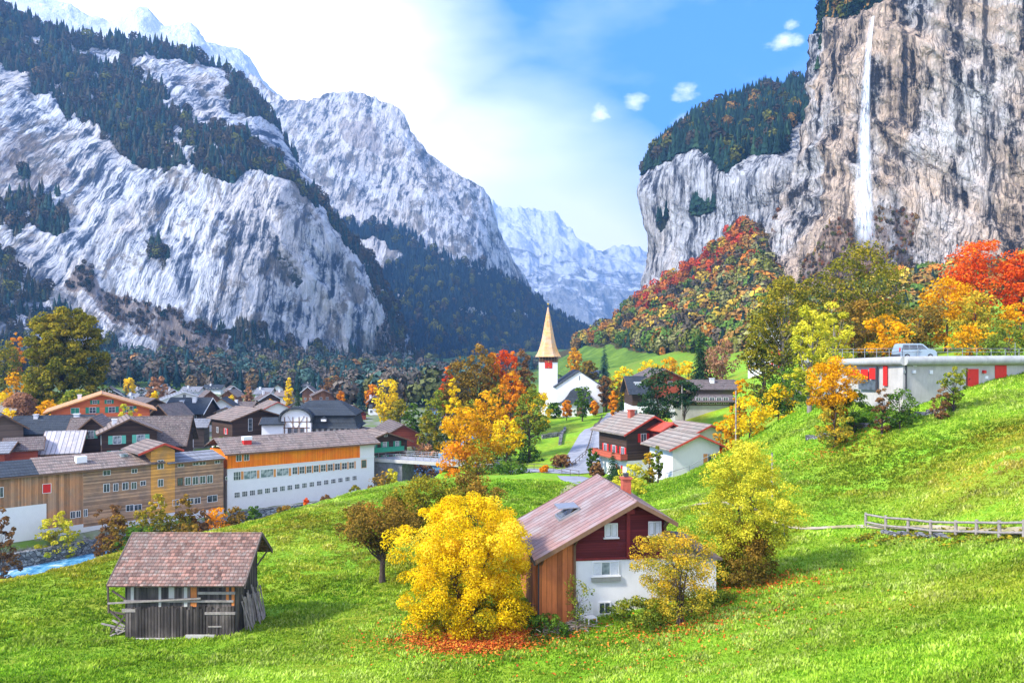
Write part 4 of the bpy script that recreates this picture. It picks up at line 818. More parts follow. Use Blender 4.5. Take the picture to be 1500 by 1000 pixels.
for i in range(14): x = random.Random(i); q.slab((-7.0, -4.9+i*.7, 0), (-7, -4.9+i*.7, 0), (-7, -4.9+i*.7, 0), (-7, -4.9+i*.7, 0), .01) if False else None
# things by the house
random.seed(4)
def hl(x, y, z=0): return house_M @ Vector((x, y, z))
house_M = Matrix.Translation((cx, cy, Zb)) @ Matrix.Rotation(yw, 4, 'Z')
p = hl(-2.75, -l0/2-.9); ch = empty('garden_chair', (p.x, p.y, gs(p.x, p.y)), yw+.3, 'weathered white slatted garden chair against the white wall of the farmhouse', 'chair')
q = MB()
for i in range(5): q.box(-.28, .28, -.28+i*.11, -.20+i*.11, .42, .45)
q.build('seat', M['frame_white'], ch); q = MB()
for i in range(5): q.box(-.28+i*.12, -.20+i*.12, .26, .29, .5, 1.15)
q.box(-.28, .28, .295, .33, 1.0, 1.08); q.build('backrest', M['frame_white'], ch)
for sx_ in (-.25, .25):
    for sy_ in (-.24, .24): MB().box(sx_-.025, sx_+.025, sy_-.025, sy_+.025, -.15, .418).build('leg', M['frame_white'], ch)
q = MB(); p0 = hl(-4.1, -l0/2-1.5); p0.z = gs(p0.x, p0.y)
for i in range(150):
    a = random.uniform(0, 6.28); c = Vector((random.gauss(0, .75), random.gauss(0, .4), random.uniform(.02, .5))); d = Vector((math.cos(a), math.sin(a)*.6, random.uniform(-.15, .45)))*random.uniform(.3, .9); q.tube(c-d*.5, c+d*.5, .022, .009, 5)
o = q.build('brushwood_pile', M['bark_grey']); o.location = p0; tag(o, 'heap of cut brushwood at the foot of the brown plank wall', 'branches')
def bicycle(p, rz, label):
    r = empty('bicycle', (p.x, p.y, gs(p.x, p.y)), rz, label, 'bicycle')
    for s in (-.52, .52):
        q = MB(); n = 20
        for i in range(n): a = i/n*6.283; b = (i+1)/n*6.283; q.tube((s+.33*math.cos(a), 0, .34+.33*math.sin(a)), (s+.33*math.cos(b), 0, .34+.33*math.sin(b)), .025, n=5, cap=False)
        for i in range(8): a = i/8*6.283; q.tube((s, 0, .34), (s+.32*math.cos(a), 0, .34+.32*math.sin(a)), .005, n=4)
        q.build('wheel', M['rubber'], r)
    q = MB(); A, B, Cc, Dd_ = (-.52, 0, .34), (-.12, 0, .34), (-.2, 0, .82), (.38, 0, .85)
    for u, v in ((A, B), (A, Cc), (B, Cc), (B, Dd_), (Cc, Dd_), (Dd_, (.52, 0, .34)), (Dd_, (.36, 0, 1.02))): q.tube(u, v, .02, n=6)
    q.build('frame', M['paint_dkred'], r); MB().box(-.33, -.1, -.06, .06, .86, .92).build('saddle', M['rubber'], r); MB().tube((.34, -.27, 1.03), (.34, .27, 1.03), .018).build('handlebar', M['metal_dark'], r)
p = hl(-6.1, -l0/2+.2); bicycle(p, yw+1.2, 'bicycle leaning at the left corner of the farmhouse behind the yellow bush')
# ================================================================ the old barn
bX, bY, bZ = -19.7, 47.0, -17.0
barn = chalet('weathered dark wooden barn with red tiled roof standing alone on the meadow', bX, bY, bZ, math.radians(90), 2.45, 1.5, 6.5, 5.75, .78, 'plank_barn', 'tile_red', 'plaster_grey', .0, .55, .75, .12, trim='wood_old', name='barn', cat='barn', deep=1)
def bl(X, Y, Z): return Vector((Y-bY, -(X-bX), Z-bZ))
def bbox(q, X0, X1, Y0, Y1, Z0, Z1): return q.box(Y0-bY, Y1-bY, -(X1-bX), -(X0-bX), Z0-bZ, Z1-bZ)
yf = 44.55; q = MB(); bbox(q, -23.0, -16.5, yf-.09, yf-.003, -14.62, -14.50); bbox(q, -18.6, -16.4, yf-.10, yf-.003, -14.15, -14.0)
q.beam(bl(-23.9, yf-.16, -14.66), bl(-18.4, yf-.16, -14.36), .07, .09); bbox(q, -18.2, -16.4, yf-.10, yf-.003, -15.35, -15.2); bbox(q, -18.0, -17.2, yf-.09, yf-.003, -16.1, -16.02); bbox(q, -23.1, -22.3, yf-.1, yf-.003, -15.2, -15.02)
q.build('rail', M['wood_grey'], barn)
for x0, x1, z0, mt in ((-19.05, -18.7, -14.9, 'wood_orange'), (-16.95, -16.8, -14.6, 'wood_orange'), (-16.62, -16.46, -16.6, 'wood_orange'), (-22.6, -22.42, -14.5, 'plaster_grey'), (-20.95, -20.8, -14.9, 'plaster_grey'), (-20.35, -20.02, -14.4, 'plaster_grey'), (-19.45, -19.25, -14.9, 'plaster_grey')):
    bbox(MB(), x0, x1, yf-.04, yf-.003, z0, -13.65).build('replaced_board' if mt == 'wood_orange' else 'pale_board', M[mt], barn)
q = MB()
for i, x in enumerate(np.arange(-22.9, -16.6, .19)): rr = random.Random(i+3); bbox(q, x+.012, x+.17, yf-.055-rr.uniform(0, .03), yf-.003, -16.9+rr.uniform(-.1, .15), -14.95+rr.uniform(-.12, .12))
q.build('board_cladding', M['plank_barn'], barn)
q = MB(); bbox(q, -23.3, -19.3, yf-.2, yf-.09, -17.5, -16.72); bbox(q, -19.3, -17.6, yf-.18, yf-.09, -17.3, -16.52); q.build('foundation', M['plaster_grey'], barn)
for u, v in (((-24.0, 44.9, -16.6), (-22.9, 44.9, -15.3)), ((-24.0, 44.6, -13.75), (-23.95, 44.6, -15.3)), ((-23.8, 44.7, -14.0), (-22.9, 44.7, -14.6)), ((-24.1, 45.1, -15.4), (-22.9, 45.1, -15.6)), ((-24.1, 45.0, -15.3), (-22.9, 45.0, -16.3)), ((-16.44, 48.2, -13.6), (-15.75, 48.45, -12.55))): MB().beam(bl(*u), bl(*v), .09, .09).build('strut', M['wood_old'], barn)
q = MB()
for i in range(30):
    rr = random.Random(i); y_ = 45.3+i*.11; q.beam(bl(-15.95+rr.uniform(-.25, .3), y_+rr.uniform(-.1, .1), gs(-15.9, y_)-.1), bl(-16.36+rr.uniform(0, .08), y_+rr.uniform(-.1, .4), -15.0+rr.uniform(-.4, .7)), .12, .03)
q.build('leaning_plank', M['wood_grey'], barn)
q = MB()
for i in range(9): rr = random.Random(i+50); c = Vector((-23.6+rr.uniform(-.7, .4), 45.6+rr.uniform(-.8, .8), 0)); z_ = gs(c.x, c.y); d = Vector((rr.uniform(-.8, .8), rr.uniform(-.5, .5), rr.uniform(0, .3))); q.beam((c.x-d.x, c.y-d.y, z_+.1), (c.x+d.x, c.y+d.y, z_+.15+d.z), .12, .06)
tag(q.build('scrap_wood', M['wood_grey']), 'scrap boards lying on the grass at the left end of the barn', 'boards')
# ================================================================ the long buildings on the river
class Fac:
    def __init__(s, A, B): s.A = Vector((*A, 0)); d = Vector((B[0]-A[0], B[1]-A[1], 0)); s.L = d.length; s.d = d.normalized(); s.yaw = math.atan2(d.y, d.x)
    def uz(s, px, py):
        k = (px-750)/F; t = (k*s.A.y-s.A.x)/(s.d.x-k*s.d.y); D = s.A.y+t*s.d.y; return t, (520-py)/F*D
def sect(root, f, u0, u1, z0, z1, mat, y1=9, y0=0, name='wall'): return MB().box(u0, u1, y0, y1, z0, z1).build(name, M[mat], root)
f1 = Fac((-88, 86.7), (-47.5, 124)); wb = empty('workshop', (f1.A.x, f1.A.y, 0), f1.yaw, 'long weathered wooden workshop with mixed roofs and white base along the river', 'building')
def U(px, f=f1): return f.uz(px, 600)[0]
def ZZ(px, py, f=f1): return f.uz(px, py)[1]
uL, u68, u122, u222, u255, uR = 0., U(68), U(122), U(221), U(256), f1.L-.15
zE = ZZ(70, 694); zg = -31.0; zE5 = ZZ(300, 674)
sect(wb, f1, uL, u68-.003, ZZ(60, 738), zE, 'plank_vert'); sect(wb, f1, uL, u68-.003, zg, ZZ(60, 738)-.002, 'plaster_white', name='base_wall')
sect(wb, f1, u68, u122-.003, ZZ(100, 770), zE, 'plank_vert'); sect(wb, f1, u122, u222-.003, ZZ(180, 764), zE, 'plank_weather'); sect(wb, f1, u222, u255, ZZ(240, 752), ZZ(240, 660), 'plank_ochre', y0=-.06, y1=7); sect(wb, f1, u255+.003, uR, ZZ(300, 747), zE5, 'plank_weather')
q = MB(); q.box(u68+.002, u122, -.05, 8.9, zg, ZZ(100, 770)-.002); q.box(u122+.002, u222, -.05, 8.9, zg, ZZ(180, 764)-.002); q.box(u222+.002, u255, -.09, 8.9, zg, ZZ(240, 752)-.002); q.box(u255+.002, uR, -.05, 8.9, zg, ZZ(300, 747)-.002); q.build('white_base', M['plaster_white'], wb)
def roof2(root, u0, u1, ze, zr, yr, yb, mat, ov=.6, t=.16, name='roof'):
    s = (zr-ze)/(yr+ov); r = MB(); r.slab((u0, -ov, ze), (u1, -ov, ze), (u1, yr, zr), (u0, yr, zr), t); r.slab((u0, yr, zr), (u1, yr, zr), (u1, yb, zr-s*(yb-yr)), (u0, yb, zr-s*(yb-yr)), t); return r.build(name, M[mat], root)
# tile materials run along local y, so these roofs use versions that run along x
def tiles_x(name, base):
    m = M[base].copy(); m.name = name; M[name] = m
    for l_ in list(m.node_tree.links):
        if l_.from_node.type == 'SEPXYZ' and l_.from_socket.name == 'Y': ts = l_.to_socket; n_ = l_.from_node; m.node_tree.links.remove(l_); m.node_tree.links.new(n_.outputs[0], ts)
    return m
for nm in ('tile_brown', 'tile_dark', 'slate', 'tile_grey'): tiles_x(nm+'_x', nm)
roof2(wb, uL-1, u68-1, zE+.05, zE+1.6, 5, 11, 'slate_x'); roof2(wb, u68-.98, u222+2, zE+.02, zE+1.75, 5.2, 11, 'tile_brown_x'); roof2(wb, u255-1.2, uR+.1, zE5+.02, zE5+.9, 5, 11, 'tile_grey_x')
zt = ZZ(240, 649); um = (u222+u255)/2; q = MB(); q.prism([(u222, ZZ(240, 660)+.002), (u255, ZZ(240, 660)+.002), (um, zt-.15)], -.06, 6.9); q.build('gable_wall', M['plank_ochre'], wb)
q = MB(); hw = (u255-u222)/2+1.1; zl = ZZ(240, 661)-.1; q.slab((um-hw-1, -.9, zl), (um, -.9, zt), (um, 8, zt), (um-hw-1, 8, zl), .16); q.slab((um, -.9, zt), (um+hw, -.9, zl+.1), (um+hw, 8, zl+.1), (um, 8, zt), .16); q.build('gable_roof', M['tile_brown'], wb)
q = MB(); q.beam((um-hw-1, -.95, zl-.02), (um, -.95, zt-.02), .08, .3); q.beam((um, -.95, zt-.02), (um+hw, -.95, zl+.08), .08, .3); q.build('fascia', M['trim_red'], wb)
q = MB(); q.box(uL-1, u222-1, -.68, -.6, zE-.12, zE+.12); q.box(u255, uR, -.68, -.6, zE5-.12, zE5+.1); q.build('gutter', M['trim_brown'], wb)
fxw = {'F': 0, 'L': 0, 'R': 0}
def wpx(root, f, x0, x1, y0, y1, plane=0., **k):
    ua, zt_ = f.uz(x0, y0); ub, zb_ = f.uz(x1, y1); um_, _ = f.uz((x0+x1)/2, y0); z0 = f.uz((x0+x1)/2, y1)[1]; z1 = f.uz((x0+x1)/2, y0)[1]
    return window(root, 'F', (ua+ub)/2, z0, ub-ua, z1-z0, {'F': plane}, **k)
zm = lambda x, y: (x/4.166, 540+y/4.166)
def WZ(x0, x1, y0, y1, **k): a, b = zm(x0, y0); c, d = zm(x1, y1); wpx(wb, f1, a, c, b, d, **k)
WZ(-25, 22, 722, 785); WZ(258, 313, 700, 758, glass='paint_red', frame='frame_white', nx=1)
for a, b, c, d in ((628, 675, 618, 650), (802, 838, 608, 636), (630, 670, 700, 752), (690, 722, 698, 746), (745, 783, 692, 738), (800, 834, 690, 734), (855, 890, 682, 712), (428, 460, 868, 912), (464, 492, 864, 906), (510, 534, 855, 902), (768, 815, 828, 868), (818, 865, 826, 864), (925, 962, 812, 852), (966, 1003, 810, 848)): WZ(a, b, c, d, plane=-.003)
WZ(960, 998, 555, 610, plane=-.065); WZ(962, 996, 672, 718, plane=-.065); WZ(1052, 1094, 796, 834)
for a, b, c, d in ((1084, 1122, 565, 598), (1176, 1212, 560, 588), (1216, 1256, 558, 586), (1310, 1342, 550, 578), (1082, 1116, 664, 712), (1128, 1164, 660, 708), (1174, 1210, 656, 706), (1218, 1254, 652, 700), (1262, 1298, 648, 696), (1142, 1182, 788, 826), (1186, 1224, 784, 822), (1264, 1326, 770, 812)): WZ(a, b, c, d, frame='frame_white' if c != 664 else 'frame_brown')
q = MB(); a_ = Vector((U(124), 2.2, zE+1.25)); q.box(a_.x-.7, a_.x+.7, a_.y-.6, a_.y+.6, a_.z-.3, a_.z+.65); q.build('roof_hatch', M['trim_white'], wb); MB().box(U(190)-.5, U(190)+.5, 2.6, 3.6, zE+1.2, zE+1.62).build('skylight', M['glass_bright'], wb)
# white factory with the orange band
f2 = Fac((-47.4, 124.9), (-25.8, 140.5)); fb = empty('factory', (f2.A.x, f2.A.y, 0), f2.yaw, 'white factory with an orange plank band and brown tiled roof above the river', 'building')
zo = f2.uz(340, 686)[1]; zt = f2.uz(430, 658)[1]; u527 = f2.uz(527, 660)[0]
sect(fb, f2, .05, f2.L, zg, zo-.003, 'plaster_white', 11); sect(fb, f2, .05, u527-.003, zo, zt, 'plank_orange', 11, -.06, 'orange_band'); sect(fb, f2, u527, f2.L, zo, zt, 'plaster_white', 11, 0, 'end_wall')
roof2(fb, -.6, f2.L+.9, zt+.02, zt+2.1, 6.0, 12.4, 'tile_brown_x', .9); MB().box(-.6, f2.L+.9, -1.0, -.9, zt-.12, zt+.14).build('gutter', M['trim_brown'], fb)
zn = lambda x, y: (300+x/3.95, 540+y/3.95)
def WF(x0, x1, y0, y1, **k): a, b = zn(x0, y0); c, d = zn(x1, y1); wpx(fb, f2, a, c, b, d, **k)
WF(180, 212, 492, 535, plane=-.065); WF(225, 256, 488, 531, plane=-.065)
WF(165, 208, 594, 644, nx=3, ny=2); WF(225, 300, 588, 637, glass='glass_bright', nx=2); WF(322, 397, 580, 628, glass='glass_bright'); WF(415, 485, 574, 618, glass='glass_bright')
for i in range(9): x = 505+i*41; WF(x, x+31, 567-i*3.6, 610-i*4.2, nx=2, ny=2)
q = MB(); a_, b_ = f2.uz(355, 690)[0], f2.uz(520, 690)[0]; zz = f2.uz(430, 692)[1]; q2 = MB()
for x in (214, 306, 402, 490): 
    u_ = f2.uz(300+x/3.95, 690)[0]; z0_ = f2.uz(300+x/3.95, 540+(640-(x-200)*.075)/3.95)[1]; MB().box(u_-.13, u_+.28, -.05, -.003, z0_, z0_+1.35).build('orange_pier', M['trim_orange'], fb)
for i in range(9): x = 505+i*41+36; u_ = f2.uz(300+x/3.95, 690)[0]; z0_ = f2.uz(300+x/3.95, 540+(610-i*4.2)/3.95)[1]; MB().box(u_-.12, u_+.12, -.05, -.003, z0_, z0_+1.35).build('orange_pier', M['trim_orange'], fb)
for i in range(17):
    x = 170+i*44.6-i*i*.12*1.0; s = 33-i*.45; y_ = 712-i*5.9; WF(x, x+s, y_, y_+s*1.0, nx=3, ny=2)
WF(905, 935, 526, 572, frame='trim_orange', nx=1); WF(118, 132, 622, 642, nx=1)
a_, b_ = zn(352, 400), zn(396, 458); ua = f2.uz(a_[0], a_[1])[0]
q = MB().box(3.4, 4.7, 2.2, 3.3, zt+.2, zt+1.9).build('chimney', M['paint_red'], fb); MB().box(3.3, 4.8, 2.1, 3.4, zt+1.905, zt+2.5).build('chimney_cap', M['plaster_white'], q)
MB().box(0.1, f2.L, -.35, -.30, zo-.02, zo+.06).build('ledge', M['trim_white'], fb)
# embankment walls on the far bank of the river
def wall_line(name, label, pts, z0, z1, th, mat, cat='wall', group=None):
    q = MB()
    for (x0, y0), (x1, y1) in zip(pts[:-1], pts[1:]):
        d = Vector((x1-x0, y1-y0, 0)); n = Vector((-d.y, d.x, 0)).normalized()*th; k = max(1, int(d.length/1.2))
        for i in range(k):
            a = Vector((x0, y0, 0))+d*i/k; b = Vector((x0, y0, 0))+d*(i+1)/k; rr = random.Random(i+int(x0*7)); za = (z0 if z0 is not None else gs(a.x, a.y)-.6); zt_ = (z1 if z0 is not None else gs((a.x+b.x)/2, (a.y+b.y)/2)+z1)+rr.uniform(-.04, .04); o = n*rr.uniform(0, .08)
            vs = [a-o, b-o, b+n, a+n]; q.add([(v.x, v.y, za) for v in vs]+[(v.x, v.y, zt_) for v in vs], [(3, 2, 1, 0), (4, 5, 6, 7), (0, 1, 5, 4), (1, 2, 6, 5), (2, 3, 7, 6), (3, 0, 4, 7)])
    return tag(q.build(name, M[mat]), label, cat, group)
m, g = newmat('rubble'); t = g.n('ShaderNodeTexCoord').outputs['Object']; vo = g.n('ShaderNodeTexVoronoi'); g.l(g.scl(t, (1, 1, 1.5)), vo.inputs['Vector']); vo.inputs['Scale'].default_value = 1.9
ve = g.n('ShaderNodeTexVoronoi', feature='DISTANCE_TO_EDGE'); g.l(g.scl(t, (1, 1, 1.5)), ve.inputs['Vector']); ve.inputs['Scale'].default_value = 1.9
sx = g.n('ShaderNodeSeparateColor'); g.l(vo.outputs['Color'], sx.inputs[0]); e = g.mapr(ve.outputs['Distance'], 0, .09)
finish(g, g.mix(e, (.03, .03, .032), g.ramp(sx.outputs[0], [(0, (.10, .10, .105)), (1, (.34, .34, .33))])), .9, e, .9, .1)
wall_line('river_wall', 'grey stone river wall below the white factory', [(-45.5, 121.6), (-24.5, 137.0), (-22.6, 141.5)], -30.5, -25.5, .8, 'rubble')
wall_line('river_wall', 'rubble river wall overgrown with bushes below the wooden workshop', [(-88, 82.6), (-66, 100.4), (-45.6, 121.4)], -31, -26.4, .8, 'rubble')
# ================================================================ bridge
bA, bB = Vector((-25.0, 142.8, -19.75)), Vector((-4.5, 134.5, -19.6)); d = (bB-bA); L = d.length; br = empty('bridge', bA, math.atan2(d.y, d.x), 'concrete road bridge with steel railings across the river', 'bridge')
MB().box(-2, L+3, -.2, 5.2, -.55, 0).build('deck', M['concrete'], br); MB().box(-2, L+3, .15, 4.9, .004, .03).build('roadway', M['asphalt'], br); MB().box(-2.5, 4.5, .3, 4.9, -8, -.56).build('abutment', M['stone'], br); MB().box(L-4, L+3, .3, 4.9, -7, -.56).build('abutment', M['stone'], br)
MB().box(-2, L+3, -.28, -.203, -.5, .12).box(-2, L+3, -.2, .0, .003, .12).build('edge_beam', M['plaster_grey'], br)
for yy in (-.05, 5.05):
    q = MB()
    for i in range(int((L+5)/1.6)+1): x = -2+i*1.6; q.box(x-.04, x+.04, yy-.04, yy+.04, .12, 1.15)
    for zz in (.45, .8, 1.1): q.tube((-2, yy, zz), (L+3, yy, zz), .03)
    q.build('railing', M['metal_grey'], br)
# ================================================================ church
cT = at(803.5, 605, 226); ch_ = empty('church', (cT.x, cT.y, cT.z), 0, 'white village church with golden shingled spire and red clock', 'church')
tw = 2.72; zt = (520-529)/F*226-cT.z; Zs = lambda y: (520-y)/F*226-cT.z
MB().box(-tw, tw, 0, tw*2, -2, Zs(530)).build('tower', M['plaster_white'], ch_)
q = MB(); q.box(-tw+.25, tw-.25, .25, tw*2-.25, Zs(530), Zs(522)+.3)
q.build('belfry', M['plank_dark'], ch_); q = MB()
for i in range(7): x = -tw+i*tw/3; q.box(x-.13, x+.13, -.02, .2, Zs(530), Zs(521.5))
for i in range(6): x = -tw+i*tw/3; q.beam((x, .05, Zs(529.5)), (x+tw/3, .05, Zs(525)), .12); q.beam((x+tw/3, .06, Zs(529.5)), (x, .06, Zs(525)), .12)
q.box(-tw-.1, tw+.1, -.12, -.02, Zs(530.4), Zs(529.4)); q.build('belfry_frame', M['trim_brown'], ch_)
prof = [(3.95, 522.5), (3.9, 521.5), (3.3, 517), (2.72, 510), (2.25, 502), (1.85, 493), (1.42, 482), (1.05, 472), (.62, 461), (.16, 449)]
MB().lathe([(r*1.06, Zs(y)) for r, y in prof], 8, Matrix.Translation((0, tw, 0)), False).build('spire', M['shingle_gold'], ch_)
q = MB(); q.tube((0, tw, Zs(450)), (0, tw, Zs(436)), .09, .05); q.build('finial', M['metal_dark'], ch_); q = MB().lathe([(.01, Zs(446.5)), (.3, Zs(445)), (.3, Zs(444)), (.01, Zs(442.5))], 10, Matrix.Translation((0, tw, 0))).build('ball', M['gold'], ch_)
q = MB(); q.box(-.5, .5, tw-.05, tw+.05, Zs(440.3), Zs(439.6)); q.build('cross', M['metal_dark'], ch_)
ck = MB().box(-1.12, 1.12, -.10, -.003, Zs(539.3), Zs(528.4)).build('clock', M['paint_red'], ch_)
q = MB(); cz = Zs(533.8)
for i in range(12): a = i*math.pi/6; q.beam((.72*math.sin(a), -.12, cz+.68*math.cos(a)), (1.02*math.sin(a), -.12, cz+1.02*math.cos(a)), .26, .04)
q.build('numerals', M['gold'], ck); q = MB(); q.beam((0, -.14, cz), (.62, -.14, cz-.42), .2, .03); q.beam((0, -.15, cz), (.05, -.15, cz+.9), .16, .03); q.build('hands', M['gold'], ck)
MB().box(-.1, .1, -.2, .02, Zs(604), Zs(535)).build('drainpipe', M['metal_dark'], ch_) if False else None
# nave
n0 = at(848, 603, 222); nv = Vector((n0.x-cT.x, n0.y-cT.y-2, 0)); half = 6.85; zr = (520-543.5)/F*222-cT.z; ze = (520-566)/F*222-cT.z; s_ = (zr-ze)/half
MB().prism([(nv.x-half, -2), (nv.x+half, -2), (nv.x+half, ze), (nv.x, zr), (nv.x-half, ze)], nv.y, nv.y+22).build('nave', M['plaster_white'], ch_)
q = MB(); q.slab((nv.x-half-.5, nv.y-.3, ze-.5*s_+.02), (nv.x, nv.y-.3, zr+.02), (nv.x, nv.y+22.3, zr+.02), (nv.x-half-.5, nv.y+22.3, ze-.5*s_+.02), .22); q.slab((nv.x, nv.y-.3, zr+.02), (nv.x+half+.5, nv.y-.3, ze-.5*s_+.02), (nv.x+half+.5, nv.y+22.3, ze-.5*s_+.02), (nv.x, nv.y+22.3, zr+.02), .22); q.build('nave_roof', M['slate'], ch_)
MB().box(nv.x-.12, nv.x+.12, nv.y-.05, nv.y-.003, zr-2.6, zr-1.3).build('slit_window', M['glass'], ch_)
# bell-shaped porch roof
px0, zP = nv.x-.3, 0; q = MB(); pr = [(5.9, Zs(588)), (4.9, Zs(586)), (4.0, Zs(582)), (3.2, Zs(577)), (2.4, Zs(571)), (1.4, Zs(567.5)), (0.01, Zs(567))]
for i, (r, z) in enumerate(pr):
    pass
vs = []
for r, z in pr: vs += [(px0-r, nv.y-3.4*r/5.9, z+.0), (px0+r, nv.y-3.4*r/5.9, z), (px0+r, nv.y-.004, z), (px0-r, nv.y-.004, z)]
fs = []
for i in range(len(pr)-1):
    for k in range(4): a = i*4+k; b = i*4+(k+1) % 4; fs.append((a, b, b+4, a+4))
fs.append((3, 2, 1, 0)); q.add(vs, fs); q.build('porch_roof', M['slate'], ch_)
MB().box(px0-4.9, px0+4.9, nv.y-2.6, nv.y-.003, -2, Zs(587.5)).build('porch', M['plaster_white'], ch_); MB().box(px0-.8, px0+.8, nv.y-2.66, nv.y-2.602, -.2, 2.3).build('door', M['trim_brown'], ch_)
# ================================================================ garage with the parking roof
c0, c1, c2 = at(1327, 520, 79), at(1500, 522, 84), at(1222, 530, 91); zt = -.5; zr_ = -1.05
gb = empty('parking_garage', (c0.x, c0.y, 0), 0, 'low pale concrete garage with rounded roof edge and red doors on the hill', 'building'); R_ = lambda p, dz=0: Vector((p.x-c0.x, p.y-c0.y, dz))
a, b, c = R_(c0), R_(c1+(c1-c0)*.12), R_(c2); back = Vector((2, 14, 0))
def poly(z0, z1, P, mat, name): q = MB(); n = len(P); q.add([(p.x, p.y, z0) for p in P]+[(p.x, p.y, z1) for p in P], [tuple(range(n-1, -1, -1)), tuple(range(n, 2*n))]+[(i, (i+1) % n, (i+1) % n+n, i+n) for i in range(n)]); return q.build(name, M[mat], gb)
nb = Vector((0, .6, 0)); poly(-8, zr_, [a+nb, b+nb, b+back, c+back, c+nb+Vector((.6, 0, 0))], 'plaster_grey', 'wall'); poly(zr_+.003, zt, [a+nb*.5, b+nb*.5, b+back*1.05, c+back*1.05, c+nb*.5], 'concrete', 'roof_deck')
q = MB(); q.tube(a+Vector((0, .3, -.6)), b+Vector((0, .3, -.55)), .50, .52, 14); q.tube(a+Vector((0, .3, -.6)), c+Vector((0, .3, -.9)), .50, .40, 14)
for i in range(9): p_ = a.lerp(b, (i+.5)/9); 
q.build('rounded_parapet', M['concrete'], gb)
q = MB()
for A_, B_ in ((a, b), (a, c)):
    n_ = int((B_-A_).length/1.9)
    for i in range(n_+1): p_ = A_.lerp(B_, i/n_)+Vector((.1, .9, 0)); q.tube(p_+Vector((0, 0, -.3)), p_+Vector((0, 0, .75)), .035, n=6)
    for h_ in (.35, .72): q.tube(A_+Vector((.1, .9, h_)), B_+Vector((.1, .9, h_)), .028, n=6)
q.build('railing', M['metal_grey'], gb)
fr = (b-a).normalized(); yawR = math.atan2(fr.y, fr.x)
def gfeat(name, px0_, px1_, y0_, y1_, mat, th=.06, side='R', parent=None):
    A_ = c0+Vector((0, .6, 0)); dirn = fr if side == 'R' else (c-a).normalized(); k0, k1 = (px0_-750)/F, (px1_-750)/F
    def hit(k): t_ = (k*A_.y-A_.x)/(dirn.x-k*dirn.y); return A_+dirn*t_
    p, q_ = hit(k0), hit(k1); Dm = (p.y+q_.y)/2; z0, z1 = (520-y1_)/F*Dm, (520-y0_)/F*Dm; n_ = Vector((dirn.y, -dirn.x, 0)); n_ = n_ if n_.y < 0 else -n_
    o_ = Vector((c0.x, c0.y, 0)); P = [p-o_+n_*.004, q_-o_+n_*.004, q_-o_+n_*th, p-o_+n_*th]; m_ = MB(); m_.add([(v.x, v.y, z0) for v in P]+[(v.x, v.y, z1) for v in P], [(3, 2, 1, 0), (4, 5, 6, 7), (0, 1, 5, 4), (1, 2, 6, 5), (2, 3, 7, 6), (3, 0, 4, 7)]); return m_.build(name, M[mat], parent or gb)
zg_ = lambda x, y: (1060+x/3.333, 350+y/3.333)
def GF(name, x0, x1, y0, y1, mat, **k): A_ = zg_(x0, y0); B_ = zg_(x1, y1); return gfeat(name, A_[0], B_[0], A_[1], B_[1], mat, **k)
d1_ = GF('door', 1190, 1243, 634, 726, 'paint_red'); GF('door_frame', 1184, 1190, 630, 726, 'paint_dkred'); GF('shutter_panel', 1324, 1380, 616, 685, 'paint_red'); GF('wall_lamp', 1262, 1274, 640, 655, 'paint_red', th=.25)
GF('handle', 1196, 1200, 680, 686, 'metal_dark', th=.12, parent=d1_); GF('sign', 1276, 1290, 668, 682, 'trim_white'); GF('fuse_box', 1003, 1017, 640, 658, 'trim_white', th=.15); GF('fuse_box', 920, 934, 640, 655, 'trim_white', th=.15); GF('fuse_box', 922, 938, 608, 622, 'trim_white', th=.15); GF('downpipe', 886, 892, 606, 735, 'metal_dark', th=.12); GF('fuse_box', 876, 884, 640, 655, 'metal_grey', th=.15)
GF('garage_door', 780, 800, 618, 716, 'paint_red', side='C'); GF('garage_door', 712, 744, 630, 684, 'paint_red', side='C'); GF('garage_door', 672, 706, 636, 684, 'paint_red', side='C'); GF('door_pillar', 748, 754, 620, 745, 'metal_dark', side='C', th=.2); GF('open_bay', 660, 745, 690, 736, 'glass', side='C'); GF('garage_door', 596, 664, 640, 668, 'paint_red', side='C')
q = MB(); e0 = at(1462, 575, 79); 

# silver car on the roof
cp = Vector(((1339-750)/F*81.5, 81.5, zt+.01)); car = empty('parked_car', cp, math.radians(3), 'silver blue van-like car parked on the garage roof', 'car')
side = [(-2.02, .32), (-2.05, .75), (-1.98, 1.05), (-1.80, 1.62), (-1.60, 1.74), (.35, 1.74), (.62, 1.66), (1.15, 1.18), (1.85, 1.02), (2.03, .80), (2.05, .34)]
q = MB(); n = len(side); W_ = [.86]*n
vs = []
for s in (-1, 1):
    for (x, z) in side: vs.append((x, s*(.86 if z < 1.1 else .86-(z-1.1)*.22), z))
q.add(vs, [tuple(range(n)), tuple(range(2*n-1, n-1, -1))]+[(i, i+n, (i+1) % n+n, (i+1) % n) for i in range(n)]); q.build('body', M['car_paint'], car, bevel=.05)
for x in (-1.28, 1.28):
    for s in (-1, 1):
        w_ = MB().tube((x, s*.70, .32), (x, s*.885, .32), .32, n=18).build('wheel', M['rubber'], car); MB().tube((x, s*.886, .32), (x, s*.90, .32), .19, n=14).build('rim', M['metal_grey'], w_)
